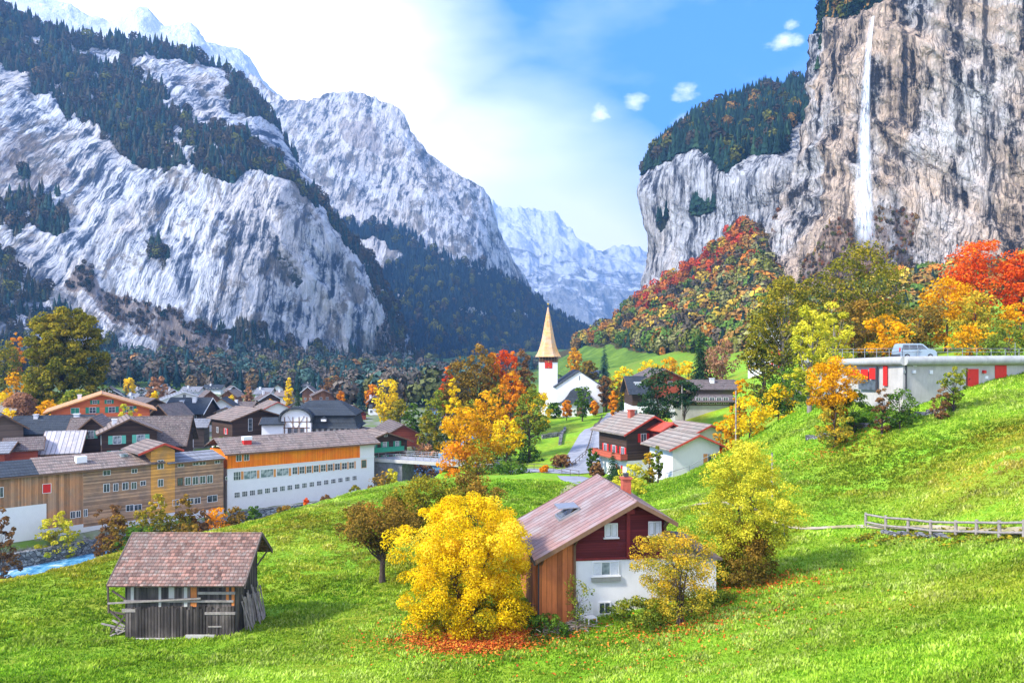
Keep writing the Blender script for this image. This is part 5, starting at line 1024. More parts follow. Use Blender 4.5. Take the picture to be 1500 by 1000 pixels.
for s in (-1,):
    for x0, x1, x2, x3 in ((-1.78, -1.66, -1.05, -1.05), (-.97, -.97, -.15, -.15), (-.07, -.07, .45, .95)):
        y0_, y1_ = s*(.865), s*(.865-.11); MB().add([(x0, y0_, 1.14), (x3, y0_, 1.14), (x2, y1_-.0, 1.60), (x1, y1_, 1.60), (x0, y0_+.01, 1.14), (x3, y0_+.01, 1.14), (x2, y1_+.01, 1.60), (x1, y1_+.01, 1.60)], [(0, 1, 2, 3), (7, 6, 5, 4), (0, 4, 5, 1), (1, 5, 6, 2), (2, 6, 7, 3), (3, 7, 4, 0)]).build('window', M['glass'], car)
MB().box(1.92, 2.07, -.80, -.5, .68, .86).build('headlight', M['glass_bright'], car); MB().box(1.92, 2.07, .5, .80, .68, .86).build('headlight', M['glass_bright'], car); MB().box(-2.08, -1.98, -.82, -.70, .8, 1.3).build('tail_light', M['paint_red'], car)
MB().box(-2.10, -1.96, -.84, .84, .34, .55).build('bumper', M['metal_dark'], car); MB().box(1.99, 2.12, -.84, .84, .34, .55).build('bumper', M['metal_dark'], car)
# ================================================================ village houses
R2 = lambda *a: a
gs_win = dict(shutter='paint_green', nx=2, ny=2)
o = HS('brown chalet with green shutters and a wide old tiled roof behind the workshop', 113, 277, 610, 655, 134, 11, 0, wall='plank_dark', roof='tile_dark', lowh=2.2, chim=[(-1.0, 5, .8, 1.2)], low='plank_dark')
o = HG('gabled front wing of the brown chalet with green shutters and white curtains', 152, 228, 612, 634, 128, 9, 6, wall='plank_dark', roof='tile_brown', low='plank_dark', lowh=2.2, chim=[(-2.2, -2, .7, .9)], wins=[('F', -1.9, -4.1, 1.3, 1.4, dict(glass='glass_bright', shutter='paint_teal')), ('F', 1.7, -4.1, 1.3, 1.4, dict(glass='glass_bright', shutter='paint_teal')), ('F', -2.2, -6.6, 1.2, 1.4, dict(shutter='paint_teal')), ('F', 1.2, -6.6, 1.2, 1.4, dict(shutter='paint_teal')), ('L', -2.5, -4.3, .8, 1.6, dict(glass='paint_teal'))])
o = HG('small gabled bay with teal shutters at the left side of the brown chalet', 116, 156, 610, 630, 131, 7, -8, wall='plank_dark', roof='tile_brown', low='plank_dark', lowh=2, wins=[('F', -.3, -3.6, 1.0, 1.4, dict(glass='glass_bright', shutter='paint_teal'))])
HS('long dark slate roofed hall left of the brown chalet', 28, 134, 608, 635, 138, 10, wall='plank_dark', roof='slate', lowh=0, chim=[(-1.2, -4, .9, 1.0), (-.8, 3, .7, .8)], wins=rowwins('L', (-4, 0, 4), 3, 1.1, 1.2))
HG('dark green roofed gabled house at the left edge beside the long slate hall', -22, 30, 606, 630, 133, 10, 10, wall='plank_greybrown', roof='slate', lowh=2, low='plank_red', wins=rowwins('F', (-1.6, 1.2), 3, 1, 1.2))
HS('pale metal roofed shed behind the workshop roof', 70, 124, 631, 664, 124, 8, 4, wall='plank_vert', roof='roof_lightmetal', lowh=0)
HS('small dark red shed with a grey roof at the left edge behind the workshop', 10, 62, 640, 660, 120, 6, 12, wall='plank_red', roof='tile_dark', lowh=0)
HS('low reddish roofed shed at the far left above the workshop', -30, 22, 647, 664, 116, 6, 0, wall='plank_red', roof='tile_grey', lowh=0)
HS('pale pink roofed house at the left edge below the autumn trees', -40, 24, 594, 612, 160, 9, 0, wall='plaster_grey', roof='tile_pink', lowh=2)
o = HG('orange red chalet with green shutters and an orange roof rim', 84, 214, 576, 602, 150, 12, 3, wall='plank_salmon', roof='roof_orange', low='plank_salmon', lowh=3, ovx=1.3, ovy=1.2, trim='trim_orange', chim=[(-4, 2, .7, 1.0)], wins=[('F', -4.6, -3.7, 1.5, 1.2, dict(glass='paint_green')), ('F', -1.6, -3.7, 1.2, 1.2, gs_win), ('F', 1.8, -3.7, 1.2, 1.2, gs_win), ('F', 5.0, -3.7, 1.2, 1.2, gs_win), ('F', -1.2, -1.9, .8, .8, gs_win), ('F', 1.3, -1.9, .8, .8, gs_win)], balc=[('F', 0, -5.3, 12, .9, 'plank_salmon')])
o = HS('large slate roofed house with pale gable edge left of the orange larch', 249, 312, 582, 606, 188, 10, -12, wall='plank_dark', roof='slate', low='plaster_white', lowh=2.5, chim=[(-1.5, -1.5, .9, 1.2), (-2.2, 1.5, .8, .9)], trim='trim_white', wins=rowwins('L', (-3, 0, 3), 3.2, 1.1, 1.1), )
o = HG('brown gabled chalet with grey roof right of the orange red chalet', 205, 246, 583, 598, 205, 10, 25, wall='plank_dark', roof='tile_dark', low='plaster_white', lowh=2.5, wins=rowwins('F', (-1.5, 1.5), 3.5, 1, 1.1))
HG('low dark barn with a grey board roof in front of the grey roofed chalet', 215, 254, 592, 612, 178, 9, -28, wall='plank_dark', roof='tile_brown', lowh=0)
HG('white gabled chalet with wide roof behind the slate roofed house', 240, 300, 573, 585, 250, 12, 5, wall='plaster_white', roof='tile_grey', low='plaster_white', lowh=2.5, trim='trim_white', wins=rowwins('F', (-3, 0, 3), 3, 1.1, 1.2)+rowwins('F', (0,), 5.8, 1, 1))
HG('beige gabled house with brown gable near the orange larch', 294, 322, 572, 586, 245, 9, 10, wall='plank_brown', roof='tile_dark', low='plaster_white', lowh=3, wins=rowwins('F', (-1, 1.5), 3, 1, 1.1))
HG('white chalet with dark roof standing before the orange larch', 306, 344, 583, 597, 215, 9, -6, wall='plaster_white', roof='slate', low='plaster_white', lowh=2.5, wins=rowwins('F', (-2, .3, 2.4), 2.6, 1, 1.1))
HG('small white garage with flat gable roof below the white chalet', 314, 348, 596, 604, 196, 6, 0, wall='plaster_white', roof='tile_grey', low='plaster_white', lowh=2.2, doors=[('F', 0, 3, 2.2, 'plank_red')])
HS('low grey roofed shed with a white door below the slate roofed house', 262, 308, 613, 626, 162, 6, wall='plank_greybrown', roof='tile_grey', lowh=0, doors=[('L', .5, 1.8, 2.2, 'trim_white')], chim=[])
o = HG('dark brown house with white framed windows and white base left of the mansard villa', 345, 412, 598, 614, 158, 10, 28, wall='plank_dark', roof='tile_brown', low='plaster_white', lowh=2.0, wins=[('F', -1.8, -4.4, .9, 2.6, dict(nx=1, ny=3)), ('F', .8, -3.2, .8, 1.1), ('F', 2.4, -3.2, .8, 1.1), ('F', 1.6, -5.6, .9, 1.2), ('L', -2, -5, .9, 1.2, dict(shutter='paint_red')), ('L', 2, -5, .9, 1.2)])
# mansard villa
vD = 150; v0 = at(468, 600, vD); vg = gs(v0.x, v0.y+6); vl = empty('mansard_villa', (v0.x, v0.y, vg), math.radians(4), 'dark slate mansard villa with an arched timber framed gable', 'house'); Zv = lambda y: (520-y)/F*vD-vg
hw = 7.1; MB().box(-hw+.8, hw-.8, .8, 11, -2, Zv(633)).build('base_wall', M['plank_dark'], vl); MB().box(-hw+.7, hw-.7, .7, 11.1, Zv(633)+.003, Zv(626)).build('window_band', M['plaster_white'], vl)
q = MB()
def ring(hx, y0, y1, z): return [(-hx, y0, z), (hx, y0, z), (hx, y1, z), (-hx, y1, z)]
lv = [ring(hw+.7, -.3, 12.3, Zv(627.5)), ring(hw+.1, .3, 11.7, Zv(625)), ring(hw-.35, .75, 11.3, Zv(612)), ring(hw+.1, .35, 11.7, Zv(608.5)), ring(3.2, 5, 7, Zv(589))]
q.add([v for L_ in lv for v in L_], [(3, 2, 1, 0)]+[(i*4+k, i*4+(k+1) % 4, i*4+4+(k+1) % 4, i*4+4+k) for i in range(4) for k in range(4)]+[(16, 17, 18, 19)]); q.build('mansard_roof', M['slate'], vl)
for x in np.linspace(-3.4, 5.6, 9): window(vl, 'F', x, Zv(632.6), .75, .85, {'F': .69}, glass='glass', nx=1)
q = MB(); q.box(.3, 1.3, -.1, .8, Zv(617), Zv(613.2)).build('dormer', M['plaster_white'], vl); MB().prism([(.15, Zv(613)), (1.45, Zv(613)), (.8, Zv(609.5))], -.2, .9).build('dormer_roof', M['slate'], vl)
arc = [(-4.4+2.9*math.cos(a), Zv(620)+1.0+1.9*math.sin(a)) for a in np.linspace(0, math.pi, 12)]; q = MB(); zb0 = Zv(637)
q.prism([(-7.3, zb0), (-1.5, zb0)]+arc, -1.0, .78); q.build('gable_wall', M['plaster_white'], vl)
out = [(-4.4+3.3*math.cos(a), Zv(620)+1.05+2.35*math.sin(a)) for a in np.linspace(-.35, math.pi+.35, 18)]; inn = [(-4.4+2.95*math.cos(a), Zv(620)+1.02+1.95*math.sin(a)) for a in np.linspace(-.35, math.pi+.35, 18)]
q = MB()
for i in range(17): q.prism([out[i], out[i+1], inn[i+1], inn[i]], -1.7, .9)
q.build('arched_roof', M['slate'], vl)
for x in (-5.6, -4.4, -3.2): window(vl, 'F', x, Zv(635), .8, 1.4, {'F': -1.003}, nx=1, ny=2, frame='frame_brown')
q = MB()
for x in (-6.6, -5, -3.8, -2.3): q.box(x-.09, x+.09, -1.05, -1.003, zb0, Zv(620)+1.4)
for z_ in (Zv(626), Zv(620)+.4): q.box(-7.1, -1.7, -1.07, -1.052, z_, z_+.15)
for s in (-1, 1): q.beam((-4.4+s*.2, -1.03, Zv(626)), (-4.4+s*1.6, -1.03, Zv(620)+1.6), .14, .04)
q.build('timber_frame', M['trim_brown'], vl)
HS('low slate porch with white posts at the left of the mansard villa', 384, 420, 611, 621, 147, 5, wall='plaster_white', roof='slate', lowh=0, ovy=.4, wins=rowwins('L', (-1, .8), 2.2, .9, 1.1))
HG('chalet with green shutters and small balconies beside the bridge', 528, 602, 632, 648, 146, 12, 24, wall='plank_dark', roof='tile_brown', low='plaster_grey', lowh=1.4, ovx=1.1, wins=[('F', u, z, .8, 1.2, dict(shutter='paint_green', glass='glass_bright')) for z in (1.8, 4.4) for u in (-2.6, -.2, 2.4)]+[('F', 0, 6.6, .7, .8)], balc=[('F', 0, 3.6, 7, .9, 'paint_green')])
HG('red gabled barn with a wide dark roof behind the green shuttered chalet', 558, 622, 621, 640, 172, 14, 14, wall='plank_red', roof='tile_dark', low='plank_red', lowh=1.5, ovx=1.6, trim='trim_brown')
HG('red barn with a brown roof on the green field right of the mansard villa', 496, 538, 593, 608, 245, 12, 18, wall='paint_dkred', roof='tile_brown', low='plank_red', lowh=1.5)
HG('broad brown chalet among trees above the mansard villa', 456, 492, 571, 580, 300, 12, 4, wall='plank_brown', roof='tile_dark', low='plaster_white', lowh=2.5, wins=rowwins('F', (-3, 0, 3), 3, 1.2, 1.2)+rowwins('F', (-1, 1.4), 5.6, 1, 1))
HG('white chalet with a red brown roof rim above the dark brown house', 388, 424, 588, 598, 215, 10, 16, wall='plaster_white', roof='tile_brown', low='plaster_white', lowh=2.5, trim='trim_red', wins=rowwins('F', (-1.6, 1.2), 3, 1, 1.1))
# the far village: rows of chalets
FV = [(148,186,571,584,300,'slate','plank_dark',0,'g','slate roofed chalet left of the round orange tree'), (188,214,576,588,290,'tile_grey','plaster_grey',0,'s','grey roofed low house just left of the round orange tree'), (150,172,566,574,360,'tile_dark','plaster_white',0,'g','small white gabled house at the wooded cliff foot left of the round orange tree'),
 (242,268,570,580,330,'tile_dark','plank_brown',8,'g','brown chalet right of the round orange tree'), (268,298,566,574,370,'tile_grey','plaster_white',0,'s','long pale roofed house at the cliff foot above the white gabled chalet'), (300,330,563,570,420,'slate','plaster_white',0,'s','long slate roof farthest up the village near the cliff'), (332,352,565,573,400,'tile_dark','plank_dark',10,'g','small dark chalet left of the orange larch'),
 (322,348,571,581,300,'tile_brown','plank_brown',-15,'g','tan gabled chalet directly left of the orange larch'), (376,402,568,577,330,'tile_grey','plaster_white',0,'s','pale grey hall roof right of the orange larch'), (380,412,575,586,280,'tile_dark','plank_dark',12,'g','dark chalet between the orange larch and the yellow larch'), (398,416,563,570,430,'slate','plaster_white',0,'g','small white house far behind between the two larches'),
 (355,380,562,568,460,'tile_grey','plaster_white',0,'s','long white factory hall at the forest edge'), (440,462,566,575,350,'tile_dark','plank_brown',-8,'g','brown chalet right of the yellow larch and its dark spruce'), (444,470,560,566,440,'tile_grey','plaster_white',0,'s','pale roofed hall behind the broad brown chalet'), (490,520,574,582,310,'slate','plank_dark',5,'g','dark slate chalet right of the broad brown chalet'),
 (508,536,566,573,380,'tile_dark','plank_brown',0,'s','low long brown chalet beyond the red barn'), (180,204,562,569,420,'slate','plank_dark',0,'g','tiny dark chalet at the forest edge behind the slate roofed chalet'), (216,240,589,600,250,'tile_pink','plank_brown',10,'s','pinkish roofed cottage below the round orange tree'), (300,318,588,597,230,'tile_dark','plank_dark',0,'g','narrow dark chalet beside the large slate roofed house'),
 (318,345,562,568,480,'tile_grey','plaster_white',0,'g','white house with broad pale gable at the far forest edge'), (225,250,565,572,400,'tile_grey','plaster_white',6,'g','white gable far behind the round orange tree'), (340,376,588,600,225,'tile_dark','plank_dark',-10,'s','dark roofed house behind the dark brown house'), (425,452,585,595,235,'slate','plaster_white',8,'g','white walled slate chalet below the yellow larch'),
 (536,560,580,590,270,'tile_brown','plank_dark',0,'g','dark chalet half hidden by the yellow tree above the river'), (470,500,560,566,450,'slate','plank_brown',0,'s','farthest brown chalet right of the pale roofed hall'), (405,430,572,580,320,'tile_brown','plaster_grey',0,'s','grey walled cottage behind the yellow larch'), (262,285,578,587,285,'tile_brown','plank_brown',-12,'g','brown chalet behind the large slate roof'), (196,218,568,575,370,'tile_brown','plank_brown',8,'g','brown gabled chalet behind the grey roofed low house')]
for i, (xl, xr, yr, ye, D, rf, wl, yw_, mode, lb) in enumerate(FV):
    if mode == 'g': HG(lb, xl, xr, yr, ye, D, 10, yw_, group='far village chalets', wall=wl, roof=rf, low='plaster_white' if i % 2 else wl, lowh=2.4, ovx=.9, trim=('trim_white', 'trim_brown', 'trim_brown')[i % 3], wins=rowwins('F', (-2.2, 0, 2.2) if xr-xl > 24 else (-1.2, 1.2), 2.8, 1.0, 1.1)+rowwins('F', (-1, 1), .9, 1, 1.1), chim=[(-1.4, 1, .7, 1.3)] if i % 2 else [])
    else: HS(lb, xl, xr, yr, ye, D, 9, yw_, group='far village chalets', wall=wl, roof=rf, low=wl, lowh=2, wins=rowwins('L', (-3, -1, 1, 3), 2.4, .9, 1.0), chim=[(-1.2, 2, .7, 1.2)])
# right of the church
o = HG('brown chalet with red shutters and a red balcony beside the road', 903, 1000, 608, 634, 114, 8, 24, xa=954, wall='plank_dark', roof='tile_pink', low='plaster_white', lowh=2.6, trim='trim_red', ovx=1.0, wins=[('F', -1.4, 5.3, 1.0, 1.3, dict(shutter='paint_red')), ('L', -3, 3.4, .9, 1.2, dict(shutter='paint_red')), ('L', -.5, 3.4, .9, 1.2, dict(shutter='paint_red')), ('L', 2, 3.4, .9, 1.2, dict(shutter='paint_red')), ('L', -2, .7, .9, 1.1, dict(shutter='paint_red'))], balc=[('L', 0, 2.7, 8.5, 1.2, 'plank_red')], chim=[(-1, 0, .8, 1.2)], chmat='brick')
HG('low red roofed annex between the brown chalet and the white bungalow', 958, 1000, 619, 630, 112, 5, 26, xa=984, wall='plank_darkred', roof='trim_red', low='plaster_white', lowh=2.0, trim='trim_red', ovx=.5, ovy=.4)
o = HG('white bungalow with reddish roof and wooden shutters below the meadow', 972, 1068, 635, 656, 101, 6.5, 17, xa=1020, wall='plaster_white', roof='tile_pink', low='plaster_white', lowh=2.4, trim='trim_red', ovx=1.0, wins=[('F', 2.3, 1.9, 1.2, 1.4, dict(shutter='trim_orange')), ('L', 1, 2.2, 1, 1.2)], deep=6)
HG('rear wing of the white bungalow with red shutters', 1004, 1070, 621, 635, 108, 7, 22, xa=1037, wall='plaster_white', roof='tile_pink', low='plaster_white', lowh=2.2, trim='trim_red', ovx=1.0, wins=[('F', -1.0, 2.4, 1.1, 1.2), ('F', 1.4, 2.4, 1.1, 1.3, dict(shutter='paint_red'))], deep=6)
HS('dark slate roofed house with a roof hatch above the road', 914, 948, 551, 577, 152, 11, wall='plank_dark', roof='slate', low='plaster_white', lowh=3.0, chim=[(-2.5, 0, 1.2, .3)], wins=rowwins('L', (-1, 1), 1.0, 1, 1.3), deep=7)
HG('house with red gable and dark roof behind the tall pine', 935, 1012, 540, 558, 158, 10, 8, wall='plank_red', roof='tile_dark', low='plaster_white', lowh=3, ovx=1.4, wins=rowwins('F', (-1, 1.2), 5.6, 1, 1), deep=6)
HS('long dark barn with grey mossy roof above the white bungalow', 1004, 1076, 556, 570, 150, 8, wall='plank_greybrown', roof='tile_dark', low='plank_greybrown', lowh=2, deep=6, chim=[(-1.5, 0, .8, 1)])
HS('low dark workshop with a row of white windows in front of the mossy barn', 976, 1072, 578, 588, 142, 7, wall='plank_greybrown', roof='tile_dark', low='plaster_grey', lowh=1.2, wins=rowwins('L', (-4.2, -2.9, -1.6, -.3, 1.0, 3.8), 1.5, 1.0, 1.3), deep=8)
HG('white house with dark eaves half hidden by the olive trees', 1088, 1150, 470, 500, 175, 10, -20, wall='plaster_white', roof='slate', low='plaster_white', lowh=4, ovx=1.6, deep=12, wins=[('F', u, z, 1.0, 1.3, dict(shutter='paint_red')) for z in (1, 4) for u in (-2.4, .2, 2.6)])
HS('dark little hut on the green slope above the church', 862, 880, 542, 546, 330, 6, wall='plank_dark', roof='tile_grey', lowh=0)
# ================================================================ individual trees: (label, x, top y, px width, metres, leaf, profile, extra)
rng = np.random.default_rng(12); _k = 0
def T(label, x, yt, wpx_, D, leaf, prof='round', name='tree', cat='tree', **k):
    global _k; _k += 1; X = (x-750)/F*D; Z = gs(X, D); h = (520-yt)/F*D-Z; w = wpx_/F*D; k.setdefault('seed', 100+_k)
    sz = k.pop('lsize', max(.16, .0042*D*(.70 if D < 90 else .85))); area = math.pi*(w/2)*(h/2)*2.2; k.setdefault('nleaf', int(min(30000, max(900, area/(sz*sz)*4.3)))); k.setdefault('nclump', int(min(260, 40+h*w*.55)))
    return make_tree(name, label, cat, X, D, h, w, leaf, prof, lsize=sz, **k)
def CF(label, x, yt, wpx_, D, leaf='leaf_pine', **k):
    global _k; _k += 1; X = (x-750)/F*D; h = (520-yt)/F*D-gs(X, D); return make_conifer(label, X, D, h, wpx_/F*D, leaf, 200+_k, tiers=max(18, min(44, int(h*2.2))), per=14, **k)
# foreground
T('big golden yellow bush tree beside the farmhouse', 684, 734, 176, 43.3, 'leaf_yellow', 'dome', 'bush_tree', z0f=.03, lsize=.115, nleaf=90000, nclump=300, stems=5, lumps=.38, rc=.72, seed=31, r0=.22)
T('crooked old fruit tree with olive orange leaves on the meadow', 560, 738, 138, 56.5, 'leaf_olivebrown', 'spread', 'fruit_tree', z0f=.36, lsize=.17, nleaf=13000, nclump=130, r0=.24, maxb=44, seed=5, lumps=.35, rc=.75)
T('olive green fruit tree behind the yellow bush', 625, 705, 110, 60, 'leaf_olive', 'spread', 'fruit_tree', z0f=.25, lsize=.19, nleaf=11000, nclump=120, seed=8, maxb=40)
T('brown green shrub tree behind the right side of the yellow bush', 690, 698, 110, 64, 'leaf_olivebrown', 'bush', 'bush_tree', z0f=.15, lsize=.2, nleaf=9000, seed=9)
T('tall yellow green tree at the right corner of the farmhouse', 1090, 642, 128, 46.5, 'leaf_yellowgreen', 'tall', z0f=.16, lsize=.12, nleaf=36000, nclump=230, stems=4, lumps=.55, rc=.66, seed=21, r0=.13, maxb=40)
T('dark leafed undergrowth bush below the tall yellow green tree', 1095, 770, 92, 45.6, 'leaf_olivebrown', 'bush', 'bush_tree', z0f=.03, lsize=.14, nleaf=10000, nclump=110, stems=4, seed=22, rc=.6)
T('small orange leaved tree before the white wall of the farmhouse', 994, 776, 128, 41.0, 'leaf_mix', 'round', z0f=.10, lsize=.105, nleaf=17000, nclump=130, stems=4, lumps=.42, rc=.55, seed=24, r0=.12, maxb=40)
T('sparse leafed shrub climbing the brown plank corner', 846, 838, 44, 41.8, 'leaf_midgreen', 'fan', 'shrub', 'shrub', z0f=.1, lsize=.11, nleaf=800, nclump=46, stems=4, rc=.3, seed=25, r0=.03, maxb=46)
T('low green shrubs under the small orange leaved tree', 945, 880, 110, 42.0, 'leaf_midgreen', 'bush', 'shrub', 'shrub', z0f=.02, lsize=.14, nleaf=4200, nclump=70, stems=3, rc=.4, seed=26, r0=.02)
T('low green shrub right of the small orange leaved tree', 1045, 868, 70, 43.0, 'leaf_midgreen', 'bush', 'shrub', 'shrub', z0f=.02, lsize=.13, nleaf=2600, nclump=50, stems=3, rc=.4, seed=27, r0=.02)
T('low weeds at the foot of the yellow bush beside the wall', 800, 905, 80, 41.5, 'leaf_green', 'bush', 'shrub', 'shrub', z0f=.02, lsize=.12, nleaf=2600, nclump=60, stems=3, rc=.3, seed=28, r0=.02)
# river bank bushes before the workshop
BB = [(85,750,52,104.5,'leaf_yellowgreen','yellow bush before the vertical planks of the workshop'), (175,758,50,103,'leaf_olivebrown','thin brown bush above the barn roof'), (215,742,62,106,'leaf_olive','broad olive bush on the bank above the barn ridge'), (255,752,56,109,'leaf_olive','olive bush below the ribbon windows of the workshop'),
 (290,745,40,112,'leaf_brown','rusty bush left of the factory corner'), (318,746,46,115,'leaf_orange','orange red bush below the factory corner'), (345,742,36,118,'leaf_olivebrown','dark bush on the river wall under the factory'), (232,722,34,108,'leaf_mix','small yellow tree reaching the windows of the workshop'), (160,735,46,103,'leaf_brown','leafless bush before the white base of the workshop'), (4,740,40,95,'leaf_brown','bare shrub at the left picture edge'), (272,720,30,110,'leaf_olivebrown','slender brown sapling before the workshop'),
 (200,770,60,99,'leaf_green','dark green bank bush behind the barn roof'), (270,768,60,105,'leaf_olivebrown','brown green bank bush right of the barn roof')]
BB += [(372, 742, 26, 118, 'leaf_green', 'dark green bush at the water below the factory windows'), (415, 738, 26, 122, 'leaf_olivebrown', 'brown bush at the water under the middle of the factory'), (480, 724, 26, 127, 'leaf_brown', 'rusty bush at the water near the right end of the factory'), (520, 712, 26, 130, 'leaf_olive', 'olive bush at the water below the factory end wall')]
for x, yt, w_, D, lf, lb in BB: T(lb, x, yt, w_, D, lf, 'bush', 'river_bush', 'bush', z0f=.05, stems=3, group='bushes along the river bank', r0=.1)
T('small red bush on the factory river wall', 448, 730, 12, 124, 'leaf_red', 'bush', 'river_bush', 'bush', z0f=.05); T('brown green bush at the factory end beside the bridge', 555, 692, 50, 131, 'leaf_olivebrown', 'bush', 'river_bush', 'bush', z0f=.05, stems=3); T('yellow sapling between factory and bridge', 574, 682, 22, 134, 'leaf_yellowgreen', 'tall', z0f=.1); T('rounded rust brown hedge on the bridge end', 620, 652, 48, 150, 'leaf_pinkbrown', 'bush', 'hedge', 'hedge', z0f=.02)
# trees around the grove and the church
GR = [('big orange gold tree in front of the bridge', 684, 597, 84, 128, 'leaf_gold', 'round'), ('low orange boughs below the big orange gold tree', 672, 650, 66, 125, 'leaf_orange', 'bush'), ('brown green tall tree at the left of the grove', 672, 522, 56, 172, 'leaf_olivebrown', 'tall'), ('tall olive brown tree in the middle of the grove', 702, 508, 58, 176, 'leaf_olivebrown', 'tall'), ('tall red topped tree of the grove', 742, 505, 44, 182, 'leaf_red', 'tall'), ('brown crowned tree behind the red topped tree', 765, 512, 40, 190, 'leaf_brown', 'tall'), ('orange crowned tree of the grove', 722, 512, 36, 178, 'leaf_orange', 'tall'),
 ('bright orange tree in the middle of the grove', 750, 545, 44, 160, 'leaf_orange', 'round'), ('slender yellow tree at the left of the grove', 664, 556, 28, 158, 'leaf_yellow', 'tall'), ('yellow tree before the grove', 716, 575, 50, 150, 'leaf_gold', 'round'), ('tall green tree in front of the church lawn', 776, 567, 50, 138, 'leaf_midgreen', 'tall'), ('yellow leafed tree left of the tall green tree', 742, 608, 52, 136, 'leaf_yellow', 'tall'), ('yellow tree close to the church tower', 788, 574, 38, 175, 'leaf_yellow', 'round'), ('green bush tree left of the church tower', 770, 548, 34, 200, 'leaf_midgreen', 'round'),
 ('pale green tree left of the grove', 640, 570, 50, 168, 'leaf_midgreen', 'tall'), ('dark green round tree left of the grove', 604, 590, 26, 178, 'leaf_green', 'round'), ('gold tree left of the river', 568, 555, 46, 215, 'leaf_yellow', 'round'), ('olive tree below the gold tree left of the river', 585, 585, 36, 190, 'leaf_olive', 'round'), ('yellow brown tree right of the river mouth', 630, 600, 36, 160, 'leaf_olive', 'tall'), ('green leafed bank tree behind the bridge', 725, 650, 60, 140, 'leaf_midgreen', 'bush'), ('dark bank bush under the tall green tree', 775, 655, 44, 133, 'leaf_green', 'bush'), ('olive bank bush right of the bridge', 700, 668, 60, 122, 'leaf_olive', 'bush'), ('low green hedge along the bank meadow', 745, 680, 70, 118, 'leaf_green', 'bush'),
 ('brown red bush left of the forecourt', 798, 682, 14, 118, 'leaf_orange', 'bush'), ('brown bush above the forecourt', 822, 668, 36, 124, 'leaf_brown', 'bush'), ('reddish leafed tree behind the left village green', 655, 535, 24, 200, 'leaf_red', 'tall'), ('olive tree filling the grove base', 690, 590, 56, 165, 'leaf_olive', 'tall'), ('yellow green tree at the grove centre', 735, 560, 46, 168, 'leaf_olive', 'tall'),
 ('small orange tree left of the church porch tree', 830, 586, 0.1+14, 208, 'leaf_orange', 'round'), ('orange tree right of the church porch', 870, 588, 14, 212, 'leaf_orange', 'round'), ('dark hedge left of the church porch', 812, 590, 26, 214, 'leaf_green', 'bush'), ('dark round tree before the church porch', 853, 566, 27, 203, 'leaf_green', 'round'), ('bare grey brown tree right of the church', 888, 548, 26, 220, 'leaf_brown', 'tall'), ('small yellow tree beside the nave', 838, 535, 12, 250, 'leaf_gold', 'round')]
for lb, x, yt, w_, D, lf, pf in GR: T(lb, x, yt, w_, D, lf, pf, 'bush' if pf == 'bush' else 'tree', 'bush' if pf == 'bush' else 'tree', z0f=.05 if pf == 'bush' else .14, lumps=.3)
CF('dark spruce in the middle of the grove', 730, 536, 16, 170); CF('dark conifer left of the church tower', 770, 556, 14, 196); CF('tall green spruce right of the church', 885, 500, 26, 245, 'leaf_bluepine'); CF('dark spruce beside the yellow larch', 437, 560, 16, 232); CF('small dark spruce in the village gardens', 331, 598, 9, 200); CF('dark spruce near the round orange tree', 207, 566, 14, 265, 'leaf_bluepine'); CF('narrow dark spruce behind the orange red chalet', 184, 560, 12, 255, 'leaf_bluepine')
CF('bushy green spruce beside the brown chalet with red shutters', 898, 656, 24, 108); CF('small spruce by the white bungalow garden', 905, 676, 22, 103); CF('dark spruce before the waterfall cliff', 1172, 374, 28, 160); CF('tall spruce right of the bare birch', 1026, 466, 30, 190); CF('spruce above the village beside the talus meadow', 910, 570, 16, 190); CF('dark spruce left of the gold tree by the river', 528, 562, 14, 300, 'leaf_bluepine')
